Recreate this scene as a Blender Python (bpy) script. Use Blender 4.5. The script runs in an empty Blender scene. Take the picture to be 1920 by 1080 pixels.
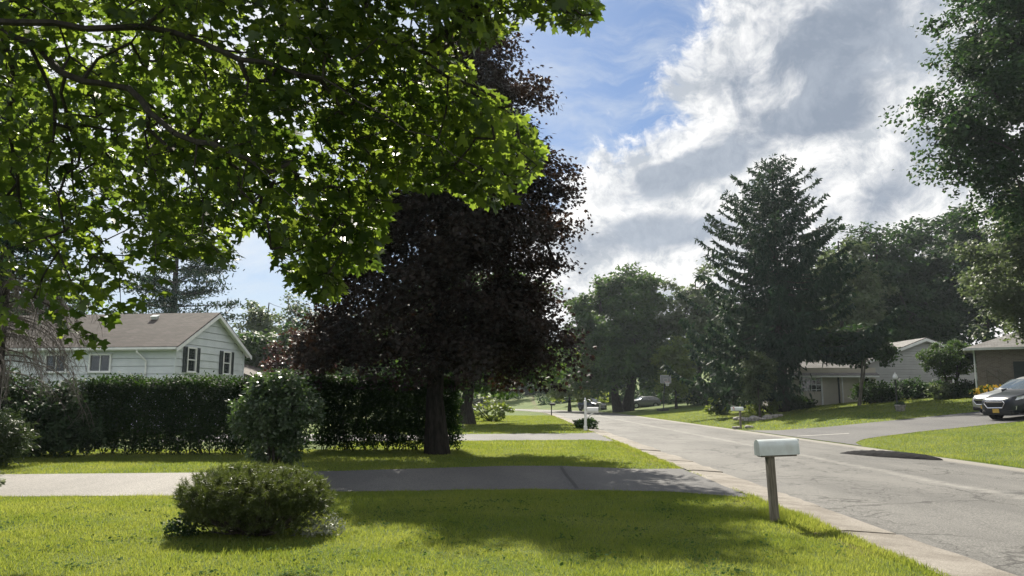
import bpy, bmesh, math, random
import numpy as np
from mathutils import Vector, Matrix

C = bpy.context.scene.collection
SC = bpy.context.scene
R = math.radians
F = 1443.0            # focal length in photo pixels (1920 wide)
PITCH = R(8.2)
EYE = np.array([0.0, 0.0, 1.6])
cp, sp = math.cos(PITCH), math.sin(PITCH)

def ray(px, py):
    u = (px - 960.0) / F; v = (540.0 - py) / F
    return np.array([u, cp - v * sp, v * cp + sp])
def P(px, py, Y):                 # point at distance Y down the street
    d = ray(px, py); return EYE + d * (Y / d[1])
def G(px, py, z=0.0):             # point on level ground
    d = ray(px, py); return EYE + d * ((z - 1.6) / d[2])
def project(p):
    q = p - EYE
    f = q[:, 1] * cp + q[:, 2] * sp
    up = -q[:, 1] * sp + q[:, 2] * cp
    f = np.where(f < 0.05, 0.05, f)
    return 960 + F * q[:, 0] / f, 540 - F * up / f
def inpoly(x, y, poly):
    x = np.asarray(x); y = np.asarray(y)
    r = np.zeros(x.shape, bool); n = len(poly)
    for i in range(n):
        x0, y0 = poly[i]; x1, y1 = poly[(i + 1) % n]
        if y0 == y1: continue
        c = ((y0 > y) != (y1 > y)) & (x < (x1 - x0) * (y - y0) / (y1 - y0) + x0)
        r ^= c
    return r

KR = 12.0                          # right edge of the road
def bend(y):
    y = np.asarray(y, float)
    return -np.where(y > 85, (y - 85) ** 2 / 150.0, 0.0)
def H(x, y):                       # ground height
    x = np.asarray(x, float)
    t = np.clip(x - 12.2, 0, None)
    return np.where(t < 20, 0.1 * t, 2.0 + 0.03 * (t - 20))
def h(x, y): return float(H(x, y))

# ------------------------------------------------------------------ materials
def new_mat(name):
    m = bpy.data.materials.new(name); m.use_nodes = True
    nt = m.node_tree; nt.nodes.clear()
    out = nt.nodes.new('ShaderNodeOutputMaterial')
    return m, nt, out
class NT:
    """small node-tree helper"""
    def __init__(s, nt): s.nt = nt
    def n(s, t, **kw):
        nd = s.nt.nodes.new(t)
        for k, v in kw.items(): setattr(nd, k, v)
        return nd
    def link(s, a, b): s.nt.links.new(a, b)
    def put(s, sock, v):
        if isinstance(v, bpy.types.NodeSocket): s.link(v, sock)
        elif isinstance(v, (tuple, list)) and len(v) == 3 and sock.type == 'RGBA': sock.default_value = (*v, 1)
        else: sock.default_value = v
    def math(s, op, a, b=0.0, c=None, clamp=False):
        nd = s.n('ShaderNodeMath', operation=op); nd.use_clamp = clamp
        s.put(nd.inputs[0], a); s.put(nd.inputs[1], b)
        if c is not None: s.put(nd.inputs[2], c)
        return nd.outputs[0]
    def mix(s, fac, a, b, mode='MIX'):
        nd = s.n('ShaderNodeMix', data_type='RGBA', blend_type=mode)
        s.put(nd.inputs[0], fac); s.put(nd.inputs[6], a); s.put(nd.inputs[7], b)
        return nd.outputs[2]
    def noise(s, vec, scale, detail=4, rough=.55, dist=0.0):
        nd = s.n('ShaderNodeTexNoise')
        if vec is not None: s.link(vec, nd.inputs['Vector'])
        nd.inputs['Scale'].default_value = scale; nd.inputs['Detail'].default_value = detail
        nd.inputs['Roughness'].default_value = rough; nd.inputs['Distortion'].default_value = dist
        return nd.outputs[0]
    def step(s, v, a, b, lo=0.0, hi=1.0):
        nd = s.n('ShaderNodeMapRange', interpolation_type='SMOOTHSTEP')
        s.put(nd.inputs[0], v); nd.inputs[1].default_value = a; nd.inputs[2].default_value = b
        nd.inputs[3].default_value = lo; nd.inputs[4].default_value = hi
        return nd.outputs[0]
    def mapping(s, vec, scale=(1, 1, 1), rot=(0, 0, 0), loc=(0, 0, 0)):
        nd = s.n('ShaderNodeMapping'); s.link(vec, nd.inputs[0])
        nd.inputs['Scale'].default_value = scale; nd.inputs['Rotation'].default_value = rot; nd.inputs['Location'].default_value = loc
        return nd.outputs[0]
    def bump(s, height, strength, dist=.02):
        nd = s.n('ShaderNodeBump'); s.link(height, nd.inputs['Height'])
        nd.inputs['Strength'].default_value = strength; nd.inputs['Distance'].default_value = dist
        return nd.outputs[0]
    def pos(s): return s.n('ShaderNodeNewGeometry').outputs['Position']
    def obj(s): return s.n('ShaderNodeTexCoord').outputs['Object']

def surf(name, c1, c2=None, scale=6.0, rough=.7, bump=0.0, metal=0.0, spec=.5, detail=5, stretch=(1, 1, 1), coat=0.0):
    m, nt, out = new_mat(name); k = NT(nt)
    b = k.n('ShaderNodeBsdfPrincipled')
    v = k.mapping(k.obj(), stretch)
    nz = k.noise(v, scale, detail)
    k.put(b.inputs['Base Color'], k.mix(k.step(nz, .3, .7), c1, c2 or c1))
    b.inputs['Roughness'].default_value = rough; b.inputs['Metallic'].default_value = metal
    b.inputs['Specular IOR Level'].default_value = spec
    b.inputs['Coat Weight'].default_value = coat; b.inputs['Coat Roughness'].default_value = .05
    if bump: k.link(k.bump(nz, bump), b.inputs['Normal'])
    k.link(b.outputs[0], out.inputs[0])
    return m

def leafmat(name, c1, c2, t1, t2, trans=.45, rough=.5, spec=.35, clump=1.2, pw=1.0):
    m, nt, out = new_mat(name); k = NT(nt)
    a = k.n('ShaderNodeAttribute', attribute_name='rnd')
    nz = k.noise(k.pos(), clump, 2)
    f = k.math('ADD', k.math('MULTIPLY', a.outputs['Fac'], .65), k.math('MULTIPLY', k.step(nz, .35, .65), .35))
    if pw != 1.0: f = k.math('POWER', f, pw)
    b = k.n('ShaderNodeBsdfPrincipled')
    k.put(b.inputs['Base Color'], k.mix(f, c1, c2))
    b.inputs['Roughness'].default_value = rough; b.inputs['Specular IOR Level'].default_value = spec
    t = k.n('ShaderNodeBsdfTranslucent'); k.put(t.inputs[0], k.mix(f, t1, t2))
    x = k.n('ShaderNodeMixShader'); x.inputs[0].default_value = trans
    k.link(b.outputs[0], x.inputs[1]); k.link(t.outputs[0], x.inputs[2]); k.link(x.outputs[0], out.inputs[0])
    return m

def glassmat(name, col=(.02, .025, .03), rough=.05):
    m, nt, out = new_mat(name); k = NT(nt)
    b = k.n('ShaderNodeBsdfPrincipled'); k.put(b.inputs['Base Color'], col)
    b.inputs['Roughness'].default_value = rough; b.inputs['Specular IOR Level'].default_value = .9
    k.link(b.outputs[0], out.inputs[0]); return m

# ------------------------------------------------------------------ objects
def tag(o, label=None, cat=None, group=None, kind=None):
    if label: o['label'] = label
    if cat: o['category'] = cat
    if group: o['group'] = group
    if kind: o['kind'] = kind
    return o
def empty(name, loc=(0, 0, 0), rz=0.0, label=None, cat=None, group=None):
    o = bpy.data.objects.new(name, None); C.objects.link(o)
    o.empty_display_size = .2
    o.location = loc; o.rotation_euler = (0, 0, rz)
    return tag(o, label, cat, group)
def np_mesh(name, verts, K, mat, parent=None, rnd=None, smooth=False):
    """verts (N*K,3): N separate polygons of K corners"""
    n = len(verts) // K
    me = bpy.data.meshes.new(name)
    me.vertices.add(n * K); me.vertices.foreach_set('co', np.ascontiguousarray(verts, np.float32).ravel())
    me.loops.add(n * K); me.loops.foreach_set('vertex_index', np.arange(n * K, dtype=np.int32))
    me.polygons.add(n); me.polygons.foreach_set('loop_start', np.arange(0, n * K, K, dtype=np.int32))
    if rnd is not None:
        at = me.attributes.new('rnd', 'FLOAT', 'FACE'); at.data.foreach_set('value', np.ascontiguousarray(rnd, np.float32))
    me.update(calc_edges=True)
    if mat: me.materials.append(mat)
    o = bpy.data.objects.new(name, me); C.objects.link(o)
    if parent: o.parent = parent
    return o
class MB:
    def __init__(s): s.v = []; s.f = []
    def add(s, vs, fs):
        b = len(s.v); s.v += [tuple(map(float, p)) for p in vs]; s.f += [tuple(b + i for i in q) for q in fs]
        return s
    def box(s, c, size, rot=None, bev=0.0):
        x, y, z = size[0] / 2, size[1] / 2, size[2] / 2
        if bev <= 0:
            vs = [Vector((sx * x, sy * y, sz * z)) for sz in (-1, 1) for sy in (-1, 1) for sx in (-1, 1)]
            fs = [(0, 2, 3, 1), (4, 5, 7, 6), (0, 1, 5, 4), (2, 6, 7, 3), (0, 4, 6, 2), (1, 3, 7, 5)]
        else:
            bm = bmesh.new(); bmesh.ops.create_cube(bm, size=1)
            for w in bm.verts: w.co = Vector((w.co.x * size[0], w.co.y * size[1], w.co.z * size[2]))
            bmesh.ops.bevel(bm, geom=bm.edges[:], offset=bev, segments=2, affect='EDGES', profile=.5)
            bm.verts.index_update(); vs = [w.co.copy() for w in bm.verts]; fs = [tuple(w.index for w in q.verts) for q in bm.faces]; bm.free()
        if rot is not None: vs = [rot @ w for w in vs]
        c = Vector(c); return s.add([w + c for w in vs], fs)
    def tube(s, pts, rad, n=8, cap=True):
        pts = [Vector(p) for p in pts]
        if not hasattr(rad, '__len__'): rad = [rad] * len(pts)
        rings = []; prev = None
        for i, p in enumerate(pts):
            t = (pts[min(i + 1, len(pts) - 1)] - pts[max(i - 1, 0)]).normalized()
            a = (prev if prev is not None else (Vector((1, 0, 0)) if abs(t.x) < .8 else Vector((0, 1, 0))))
            a = (a - t * a.dot(t)).normalized(); prev = a; b = t.cross(a)
            rings.append([p + (a * math.cos(2 * math.pi * k / n) + b * math.sin(2 * math.pi * k / n)) * rad[i] for k in range(n)])
        vs = [w for r in rings for w in r]; fs = []
        for i in range(len(rings) - 1):
            for k in range(n):
                fs.append((i * n + k, i * n + (k + 1) % n, (i + 1) * n + (k + 1) % n, (i + 1) * n + k))
        if cap: fs.append(tuple(reversed(range(n)))); fs.append(tuple((len(rings) - 1) * n + k for k in range(n)))
        return s.add(vs, fs)
    def lathe(s, prof, n=20, c=(0, 0, 0), axis='Z', M=None):
        vs = []; fs = []
        for (r, z) in prof:
            for k in range(n):
                a = 2 * math.pi * k / n
                p = Vector((r * math.cos(a), r * math.sin(a), z))
                if axis == 'Y': p = Vector((p.x, p.z, p.y))
                if axis == 'X': p = Vector((p.z, p.x, p.y))
                if M is not None: p = M @ p
                vs.append(p + Vector(c))
        m = len(prof)
        for i in range(m - 1):
            for k in range(n):
                fs.append((i * n + k, i * n + (k + 1) % n, (i + 1) * n + (k + 1) % n, (i + 1) * n + k))
        fs.append(tuple(reversed(range(n)))); fs.append(tuple((m - 1) * n + k for k in range(n)))
        return s.add(vs, fs)
    def prism(s, poly, d):          # poly: 3-D points of a flat face, extruded by the vector d
        n = len(poly); d = Vector(d); a = [Vector(p) for p in poly]
        fs = [tuple(reversed(range(n))), tuple(range(n, 2 * n))]
        fs += [(i, (i + 1) % n, n + (i + 1) % n, n + i) for i in range(n)]
        return s.add(a + [p + d for p in a], fs)
    def build(s, name, mat, parent=None, smooth=False, bev=0.0, sub=0):
        me = bpy.data.meshes.new(name); me.from_pydata(s.v, [], s.f)
        bm = bmesh.new(); bm.from_mesh(me); bmesh.ops.recalc_face_normals(bm, faces=bm.faces[:]); bm.to_mesh(me); bm.free()
        if mat: me.materials.append(mat)
        o = bpy.data.objects.new(name, me); C.objects.link(o)
        if parent: o.parent = parent
        if smooth: me.polygons.foreach_set('use_smooth', [True] * len(me.polygons))
        if bev:
            b = o.modifiers.new('bevel', 'BEVEL'); b.width = bev; b.segments = 2; b.limit_method = 'ANGLE'
        if sub:
            b = o.modifiers.new('sub', 'SUBSURF'); b.levels = sub; b.render_levels = sub
        return o
def copy_tree(o, parent=None):
    c = o.copy(); C.objects.link(c)
    if parent: c.parent = parent
    for ch in [q for q in bpy.data.objects if q.parent == o]: copy_tree(ch, c)
    return c

# ------------------------------------------------------------------ foliage
MAPLE_R = [(0, .04), (.15, -.05), (.38, -.02), (.30, .13), (.44, .22), (.60, .42), (.37, .42), (.19, .50), (.28, .72), (.12, .78), (0, 1)]
MAPLE = np.array(MAPLE_R + [(-a, b) for a, b in MAPLE_R[-2:0:-1]])
MAP2_R = [(0, 0), (.36, 0), (.30, .2), (.55, .46), (.2, .52), (0, 1)]
MAPLE2 = np.array(MAP2_R + [(-a, b) for a, b in MAP2_R[-2:0:-1]])
OVAL = np.array([(0, 0), (.24, .25), (.26, .6), (0, 1), (-.26, .6), (-.24, .25)])
CLUMP = np.array([(-.1, 0), (.35, .12), (.28, .45), (.5, .72), (.05, 1), (-.22, .7), (-.5, .55), (-.3, .25)])
def unit(v): return v / np.maximum(np.linalg.norm(v, axis=1, keepdims=True), 1e-9)
def leaves(c, n, d, s, shape, fold=.18):
    """c centres, n normals, d growth direction, s sizes -> corner points"""
    n = unit(n); d = unit(d - n * np.sum(d * n, 1, keepdims=True)); u = np.cross(n, d)
    K = len(shape)
    w = shape[None, :, :] * s[:, None, None]
    v = c[:, None, :] + u[:, None, :] * w[:, :, :1] + d[:, None, :] * w[:, :, 1:2] - n[:, None, :] * (np.abs(w[:, :, :1]) * fold + (w[:, :, 1:2] ** 2) / s[:, None, None] * .18)
    return v.reshape(-1, 3), K
def frusta(p0, p1, r0, r1, n=5):
    t = unit(p1 - p0); a = np.where(np.abs(t[:, :1]) < .8, np.array([[1., 0, 0]]), np.array([[0, 1., 0]]))
    a = unit(a - t * np.sum(a * t, 1, keepdims=True)); b = np.cross(t, a)
    ang = np.arange(n) * 2 * math.pi / n; ca, sa = np.cos(ang), np.sin(ang)
    off = a[:, None, :] * ca[None, :, None] + b[:, None, :] * sa[None, :, None]
    A = p0[:, None, :] + off * r0[:, None, None]; B = p1[:, None, :] + off * r1[:, None, None]
    A2 = np.roll(A, -1, 1); B2 = np.roll(B, -1, 1)
    return np.stack([A, A2, B2, B], 2).reshape(-1, 3)
def grow(start, targets, rng, step=.8, sag=.0, jit=.12):
    """joins every target to the nearest point of the growing skeleton; returns nodes, parent indices"""
    nodes = [np.array(p, float) for p in start]; par = [i - 1 for i in range(len(start))]
    buf = np.zeros((len(start) + len(targets) * 14 + 10, 3)); m = len(nodes); buf[:m] = np.array(nodes)
    ctr = np.array(start).mean(0)
    order = np.argsort(np.linalg.norm(targets - np.array(start[-1])[None, :], axis=1))
    par = par + [0] * (len(buf) - m)
    for i in order:
        t = targets[i]; d = np.linalg.norm(buf[:m] - t, axis=1)
        j = int(np.argmin(d)); L = d[j]; k = min(12, max(1, int(L / step) + 1)); p0 = buf[j].copy(); pj = j
        for q in range(1, k + 1):
            f = q / k; p = p0 + (t - p0) * f
            if q < k: p = p + rng.normal(0, jit * L / k, 3); p[2] += sag * L * math.sin(math.pi * f)
            buf[m] = p; par[m] = pj; pj = m; m += 1
    return buf[:m], np.array(par[:m])
def limb_mesh(name, nodes, par, r_tip, r_max, mat, parent, n=5, power=.45, fixed=None):
    m = len(nodes); cnt = np.ones(m)
    for i in range(m - 1, 0, -1):
        if par[i] >= 0: cnt[par[i]] += cnt[i]
    # parents always come before children
    rad = np.minimum(r_tip * cnt ** power, r_max)
    idx = np.arange(m)[par >= 0]; pa = par[idx]
    v = frusta(nodes[pa], nodes[idx], np.minimum(rad[pa], rad[idx] * 1.5), rad[idx], n)
    return np_mesh(name, v, 4, mat, parent), rad
def lobes_points(lobes, n, rng, shell=.45):
    L = np.array(lobes, float); w = (L[:, 3] * L[:, 4] * L[:, 5]) ** (2 / 3); w /= w.sum()
    k = rng.choice(len(L), n, p=w); d = unit(rng.normal(0, 1, (n, 3)))
    r = (shell ** 3 + (1 - shell ** 3) * rng.random(n)) ** (1 / 3)
    return L[k, :3] + d * r[:, None] * L[k, 3:6], d
def tree(name, label, cat, base, lobes, ncl, per, cs, leaf, shape, lm, bark, trunk_r, trunk_h, seed, group=None,
         up=.8, targets=160, lean=(0, 0), stems=1, shell=.45, droop=.3, crown='crown', stem='trunk', keep=None, r_tip=None, zmin=.05, flat=.6, bough=9, spread=2.4, wide=False):
    rng = np.random.default_rng(seed)
    root = empty(name, base, 0, label, cat, group)
    nb = max(8, int(ncl / bough)); bc, bd = lobes_points(lobes, nb, rng, shell)
    ax = bd * np.array([1, 1, .55]) + rng.normal(0, .45, (nb, 3)) * np.array([1, 1, .5]); ax[:, 2] -= droop * .5; ax = unit(ax)
    q = rng.integers(0, nb, ncl); tt = rng.uniform(-1.1, 1.0, ncl); bl = cs * spread * rng.uniform(.5, 1.3, nb)
    c = bc[q] + ax[q] * (tt * bl[q])[:, None] + rng.normal(0, 1, (ncl, 3)) * cs * .5; c[:, 2] -= .25 * bl[q] * tt ** 2 * droop; d = bd[q]
    cs = cs * .62
    if keep is not None:
        k = keep(c + np.array(base)); c, d = c[k], d[k]
    ok = c[:, 2] > zmin; c, d = c[ok], d[ok]
    n = len(c) * per
    cc = np.repeat(c, per, 0); dd = np.repeat(d, per, 0)
    off = rng.normal(0, 1, (n, 3)) * cs * np.array([1, 1, flat]); p = cc + off
    p[:, 2] = np.maximum(p[:, 2], zmin)
    nn = rng.normal(0, .55, (n, 3)) + np.array([0, 0, up]) + dd * .35
    gd = unit(off + 1e-6) + dd * .6 + rng.normal(0, .5, (n, 3)); gd[:, 2] -= droop
    v, K = leaves(p, nn, gd, leaf * rng.uniform(.65, 1.25, n), shape)
    np_mesh(crown, v, K, lm, root, rng.random(n))
    # stems and limbs
    tg = c[rng.choice(len(c), min(targets, len(c)), replace=False)]
    L = np.array(lobes); top = (L[:, 2] + L[:, 5] * .55).max()
    for s in range(stems):
        a = rng.uniform(0, 6.28); sx = (math.cos(a) * trunk_r * 1.2, math.sin(a) * trunk_r * 1.2) if stems > 1 else (0, 0)
        if wide:
            x0_, x1_ = L[:, 0].min(), L[:, 0].max(); bx = x0_ + (x1_ - x0_) * (s + .5) / stems; sx = (bx, L[:, 1].mean())
        ex = L[:, 0].mean() + lean[0]; ey = L[:, 1].mean() + lean[1]
        if stems > 1: ex += math.cos(a) * L[:, 3].max() * .4; ey += math.sin(a) * L[:, 4].max() * .4
        if wide: ex, ey = rng.normal(0, .2), rng.normal(0, .2)
        st = []; K2 = 9
        for i in range(K2):
            f = i / (K2 - 1); z = -.05 + f * top
            g = max(0, (z - trunk_h) / max(top - trunk_h, .01)) if stems == 1 else f
            st.append((sx[0] + (ex) * g + rng.normal(0, trunk_r * .18), sx[1] + ey * g + rng.normal(0, trunk_r * .18), z))
        sub = tg[s::stems] if not wide else tg[np.abs(tg[:, 0] - sx[0]) < (x1_ - x0_) / stems]
        hi = [q for q in st if q[2] >= trunk_h * .7] or st[-2:]
        nodes, par = grow(st, sub, rng, step=max(top / 14, .12), sag=-.02)
        # forbid limbs from starting low: handled by the leaf distribution
        o, rad = limb_mesh(stem, nodes, par, r_tip or trunk_r * .045, trunk_r, bark, root, n=6)
        mb = MB(); rr = [trunk_r * (1.45 if i == 0 else 1.0 - .8 * (i / (K2 - 1)) ** 1.1) for i in range(K2)]
        mb.tube(st, rr, 9)
        tm = mb.build('tmp', bark, None)
        # merge main stem into the limb mesh so a stem is one part
        bm = bmesh.new(); bm.from_mesh(o.data); bm.from_mesh(tm.data); bm.to_mesh(o.data); bm.free()
        tmd = tm.data; bpy.data.objects.remove(tm); bpy.data.meshes.remove(tmd)
    return root

# ------------------------------------------------------------------ camera, sun, sky
cam = bpy.data.cameras.new('camera'); co = bpy.data.objects.new('camera', cam); C.objects.link(co)
cam.sensor_width = 36; cam.lens = F / 1920 * 36; cam.clip_end = 5000; cam.clip_start = .05
co.location = EYE; co.rotation_euler = (math.pi / 2 + PITCH, 0, 0); SC.camera = co
AZ, EL = R(-11), R(42)
sv = Vector((math.sin(AZ) * math.cos(EL), math.cos(AZ) * math.cos(EL), math.sin(EL)))
sl = bpy.data.lights.new('sun', 'SUN'); sl.energy = 4.6; sl.angle = R(.55); sl.color = (1, .93, .80)
so = bpy.data.objects.new('sun', sl); C.objects.link(so); so.rotation_euler = (-sv).to_track_quat('-Z', 'Y').to_euler(); so.location = (0, 0, 40)
SC.view_settings.view_transform = 'Standard'; SC.view_settings.look = 'None'; SC.view_settings.gamma = 1
SC.view_settings.exposure = 1.12
SC.cycles.max_bounces = 7; SC.cycles.diffuse_bounces = 4; SC.cycles.glossy_bounces = 2; SC.cycles.transmission_bounces = 3
SC.cycles.volume_bounces = 0; SC.cycles.transparent_max_bounces = 4; SC.cycles.use_denoising = True
SC.cycles.sample_clamp_indirect = 6; SC.cycles.caustics_reflective = False; SC.cycles.caustics_refractive = False

def pix_ang(px, py):
    d = ray(px, py); d = d / np.linalg.norm(d)
    return math.atan2(d[0], d[1]), math.asin(d[2])
def build_world():
    w = bpy.data.worlds.new('World'); SC.world = w; w.use_nodes = True
    nt = w.node_tree; nt.nodes.clear(); k = NT(nt)
    out = k.n('ShaderNodeOutputWorld'); bg = k.n('ShaderNodeBackground'); bg.inputs[1].default_value = .10
    sky = k.n('ShaderNodeTexSky', sky_type='NISHITA'); sky.sun_disc = False
    sky.sun_elevation = EL; sky.sun_rotation = AZ; sky.air_density = 1.0; sky.dust_density = .6; sky.ozone_density = 1.5
    d = k.n('ShaderNodeTexCoord').outputs['Generated']
    sep = k.n('ShaderNodeSeparateXYZ'); k.link(d, sep.inputs[0])
    x, y, z = sep.outputs
    az = k.math('ARCTAN2', x, y); el = k.math('ARCSINE', z)
    cmb = k.n('ShaderNodeCombineXYZ'); k.link(az, cmb.inputs[0]); k.link(el, cmb.inputs[1])
    pos = cmb.outputs[0]
    # domain-warped noises on the dome
    wob = k.n('ShaderNodeTexNoise'); k.link(pos, wob.inputs['Vector']); wob.inputs['Scale'].default_value = 9; wob.inputs['Detail'].default_value = 4
    wp = k.n('ShaderNodeVectorMath', operation='MULTIPLY_ADD'); k.link(wob.outputs['Color'], wp.inputs[0]); wp.inputs[1].default_value = (.07, .07, 0); k.link(pos, wp.inputs[2])
    wpos = wp.outputs[0]
    rot = k.mapping(wpos, (1.0, 1.7, 1), (0, 0, R(-38)))
    n1 = k.noise(rot, 7, 10, .60); n2 = k.noise(wpos, 17, 12, .66); n3 = k.noise(k.mapping(wpos, (1, 1, 1), loc=(3, 1, 0)), 4.5, 6, .5)
    sunv = k.mapping(wpos, loc=(-.010, .014, 0))
    rel = k.math('SUBTRACT', n2, k.noise(sunv, 17, 12, .66)); rel2 = k.math('SUBTRACT', k.noise(wpos, 8, 8, .6), k.noise(k.mapping(wpos, loc=(-.022, .03, 0)), 8, 8, .6))
    def gauss(px, py, rx, ry, ang=0.0):
        a, e = pix_ang(px, py)
        da = k.math('SUBTRACT', az, a); de = k.math('SUBTRACT', el, e)
        c, s = math.cos(ang), math.sin(ang)
        u = k.math('ADD', k.math('MULTIPLY', da, c * F / rx), k.math('MULTIPLY', de, s * F / rx))
        v = k.math('ADD', k.math('MULTIPLY', da, -s * F / ry), k.math('MULTIPLY', de, c * F / ry))
        r2 = k.math('ADD', k.math('MULTIPLY', u, u), k.math('MULTIPLY', v, v))
        return k.math('POWER', 2.718, k.math('MULTIPLY', r2, -1.0))
    # coverage: the big bank's edge runs up and to the right
    a0, e0 = pix_ang(985, 392); a1, e1 = pix_ang(1262, 160)
    L = math.hypot(a1 - a0, e1 - e0); nx, ny = (e1 - e0) / L, -(a1 - a0) / L
    s1 = k.math('ADD', k.math('MULTIPLY', k.math('SUBTRACT', az, a0), nx), k.math('MULTIPLY', k.math('SUBTRACT', el, e0), ny))
    a2, e2 = pix_ang(1250, 150); a3, e3 = pix_ang(1305, -60)
    L2 = math.hypot(a3 - a2, e3 - e2); mx, my = (e3 - e2) / L2, -(a3 - a2) / L2
    s2 = k.math('ADD', k.math('MULTIPLY', k.math('SUBTRACT', az, a2), mx), k.math('MULTIPLY', k.math('SUBTRACT', el, e2), my))
    s = k.math('MAXIMUM', s1, s2)
    nn = k.math('ADD', k.math('MULTIPLY', k.math('SUBTRACT', n1, .5), .20), k.math('MULTIPLY', k.math('SUBTRACT', n2, .5), .15))
    e = k.math('ADD', s, nn)
    cov = k.math('MULTIPLY', k.step(e, -.012, .022), k.step(e, -.03, .06, .75, 1.0))
    # thin cirrus over the blue
    ci = k.noise(k.mapping(wpos, (1.2, 4.5, 1), (0, 0, R(28))), 5, 9, .62)
    cirrus = k.math('MULTIPLY', k.step(ci, .36, .74), .70)
    # grey undersides
    gr = gauss(1590, 90, 300, 170, R(0))
    for g in ((1500, 225, 250, 85, R(10), 1.), (1290, 320, 200, 48, R(17), 1.1), (1215, 440, 200, 44, R(4), 1.15), (1650, 385, 120, 62, R(25), .9), (1560, 335, 130, 42, R(30), .6), (1900, 130, 240, 200, 0, .6), (1750, 245, 70, 70, 0, .65), (1450, 440, 160, 40, 0, .5), (1230, 560, 170, 34, 0, .7), (1720, 470, 110, 40, R(20), .6)):
        gr = k.math('MAXIMUM', gr, k.math('MULTIPLY', gauss(*g[:5]), g[5]))
    gsum = k.math('ADD', gr, k.math('ADD', k.math('MULTIPLY', k.math('SUBTRACT', n1, .5), 1.7), k.math('MULTIPLY', k.math('SUBTRACT', n2, .5), 1.6)))
    grey = k.step(gsum, .40, .98)
    grey = k.math('MULTIPLY', grey, k.step(e, .0, .075))
    lum = k.math('ADD', k.math('MULTIPLY', rel, 3.4), k.math('MULTIPLY', rel2, 2.2))
    white = k.mix(k.math('ADD', .56, lum, clamp=True), (2.5, 2.7, 2.95), (5.5, 5.4, 5.3))
    shade = k.mix(k.math('ADD', k.step(n3, .35, .65, .1, .75), k.math('MULTIPLY', lum, .5), clamp=True), (1.4, 1.65, 2.05), (2.4, 2.65, 3.0))
    cloud = k.mix(grey, white, shade)
    blue = k.mix(1.0, sky.outputs[0], (.25, .325, .42), 'MULTIPLY')
    base = k.mix(cirrus, blue, (3.2, 3.5, 3.85))
    glow = k.math('MULTIPLY', k.math('MULTIPLY', gauss(230, 60, 520, 420), 1.25, clamp=True), k.step(n1, .25, .6, .45, 1.0))
    base = k.mix(glow, base, (4.4, 4.5, 4.6))   # bright thin cloud round the sun
    low = k.step(el, .02, .26, .45, 0.0)       # pale air low down
    base = k.mix(low, base, (3.0, 3.4, 3.8))
    col = k.mix(cov, base, cloud)
    # bright unseen cloud added behind the viewer as fill light on facing sides
    back_fill = k.math('MULTIPLY', k.step(y, .25, -.25), k.step(k.noise(d, 2.6, 6, .55), .38, .56))
    col = k.mix(back_fill, col, (4.6, 4.6, 4.6))
    k.link(col, bg.inputs[0]); k.link(bg.outputs[0], out.inputs[0])
build_world()

# ------------------------------------------------------------------ shared materials
M = {}
M['bark'] = surf('bark', (.035, .028, .022), (.085, .07, .055), 18, .9, .6, stretch=(1, 1, .25))
M['bark_dark'] = surf('bark_dark', (.020, .017, .015), (.05, .043, .037), 14, .95, .6, stretch=(1, 1, .25))
M['bark_black'] = surf('bark_black', (.010, .009, .008), (.028, .025, .022), 14, .95, .6, stretch=(1, 1, .25), spec=.15)
M['bark_grey'] = surf('bark_grey', (.09, .08, .07), (.2, .18, .16), 14, .9, .5, stretch=(1, 1, .3))
M['maple'] = leafmat('maple_leaf', (.022, .044, .014), (.045, .080, .022), (.10, .18, .018), (.54, .68, .075), .48, .42, .35, 2.0, 2.1)
M['purple'] = leafmat('purple_leaf', (.013, .015, .013), (.032, .024, .022), (.02, .011, .007), (.075, .036, .014), .24, .6, .16, 1.0)
M['purple2'] = leafmat('plum_leaf', (.03, .016, .018), (.06, .03, .03), (.07, .02, .015), (.12, .05, .03), .35, .45, .4)
M['leaf'] = leafmat('mid_leaf', (.028, .062, .020), (.056, .105, .030), (.06, .13, .02), (.13, .21, .035), .4, .55, .2, .4)
M['leaf_dark'] = leafmat('dark_leaf', (.016, .040, .017), (.034, .068, .026), (.03, .08, .02), (.07, .13, .025), .35, .6, .16, .4)
M['leaf_yel'] = leafmat('yellow_green_leaf', (.06, .10, .02), (.10, .15, .03), (.17, .24, .03), (.28, .34, .05), .5, .5, .3, .6)
M['leaf_pale'] = leafmat('pale_leaf', (.05, .075, .035), (.09, .12, .06), (.10, .15, .05), (.17, .22, .08), .42, .5, .35, .5)
M['hedge'] = leafmat('hedge_leaf', (.008, .020, .009), (.018, .038, .012), (.03, .08, .01), (.07, .14, .014), .32, .62, .10, 1.0)
M['gloss'] = leafmat('glossy_leaf', (.018, .040, .018), (.045, .075, .034), (.03, .08, .015), (.07, .13, .025), .28, .55, .16, 2.0)
M['shiny'] = leafmat('shiny_privet_leaf', (.022, .048, .022), (.070, .105, .050), (.05, .11, .02), (.14, .22, .05), .34, .34, .5, 2.5)
M['spruce'] = leafmat('spruce_needle', (.014, .034, .024), (.030, .060, .040), (.025, .055, .022), (.05, .09, .03), .25, .6, .15, .3)
M['pine'] = leafmat('mugo_needle', (.045, .066, .020), (.095, .120, .035), (.08, .12, .02), (.15, .18, .03), .35, .45, .4, 4.0)
M['yew'] = leafmat('yew_needle', (.03, .05, .02), (.06, .09, .03), (.06, .1, .02), (.1, .14, .03), .3, .45, .4, 3.0)
M['grass'] = leafmat('grass_blade', (.072, .118, .024), (.170, .200, .055), (.19, .27, .020), (.46, .48, .085), .5, .55, .2, .55)
M['white'] = surf('white_paint', (.72, .73, .72), (.80, .80, .79), 5, .45)
M['trim'] = surf('white_trim', (.62, .64, .66), (.74, .75, .76), 3, .5)
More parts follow.
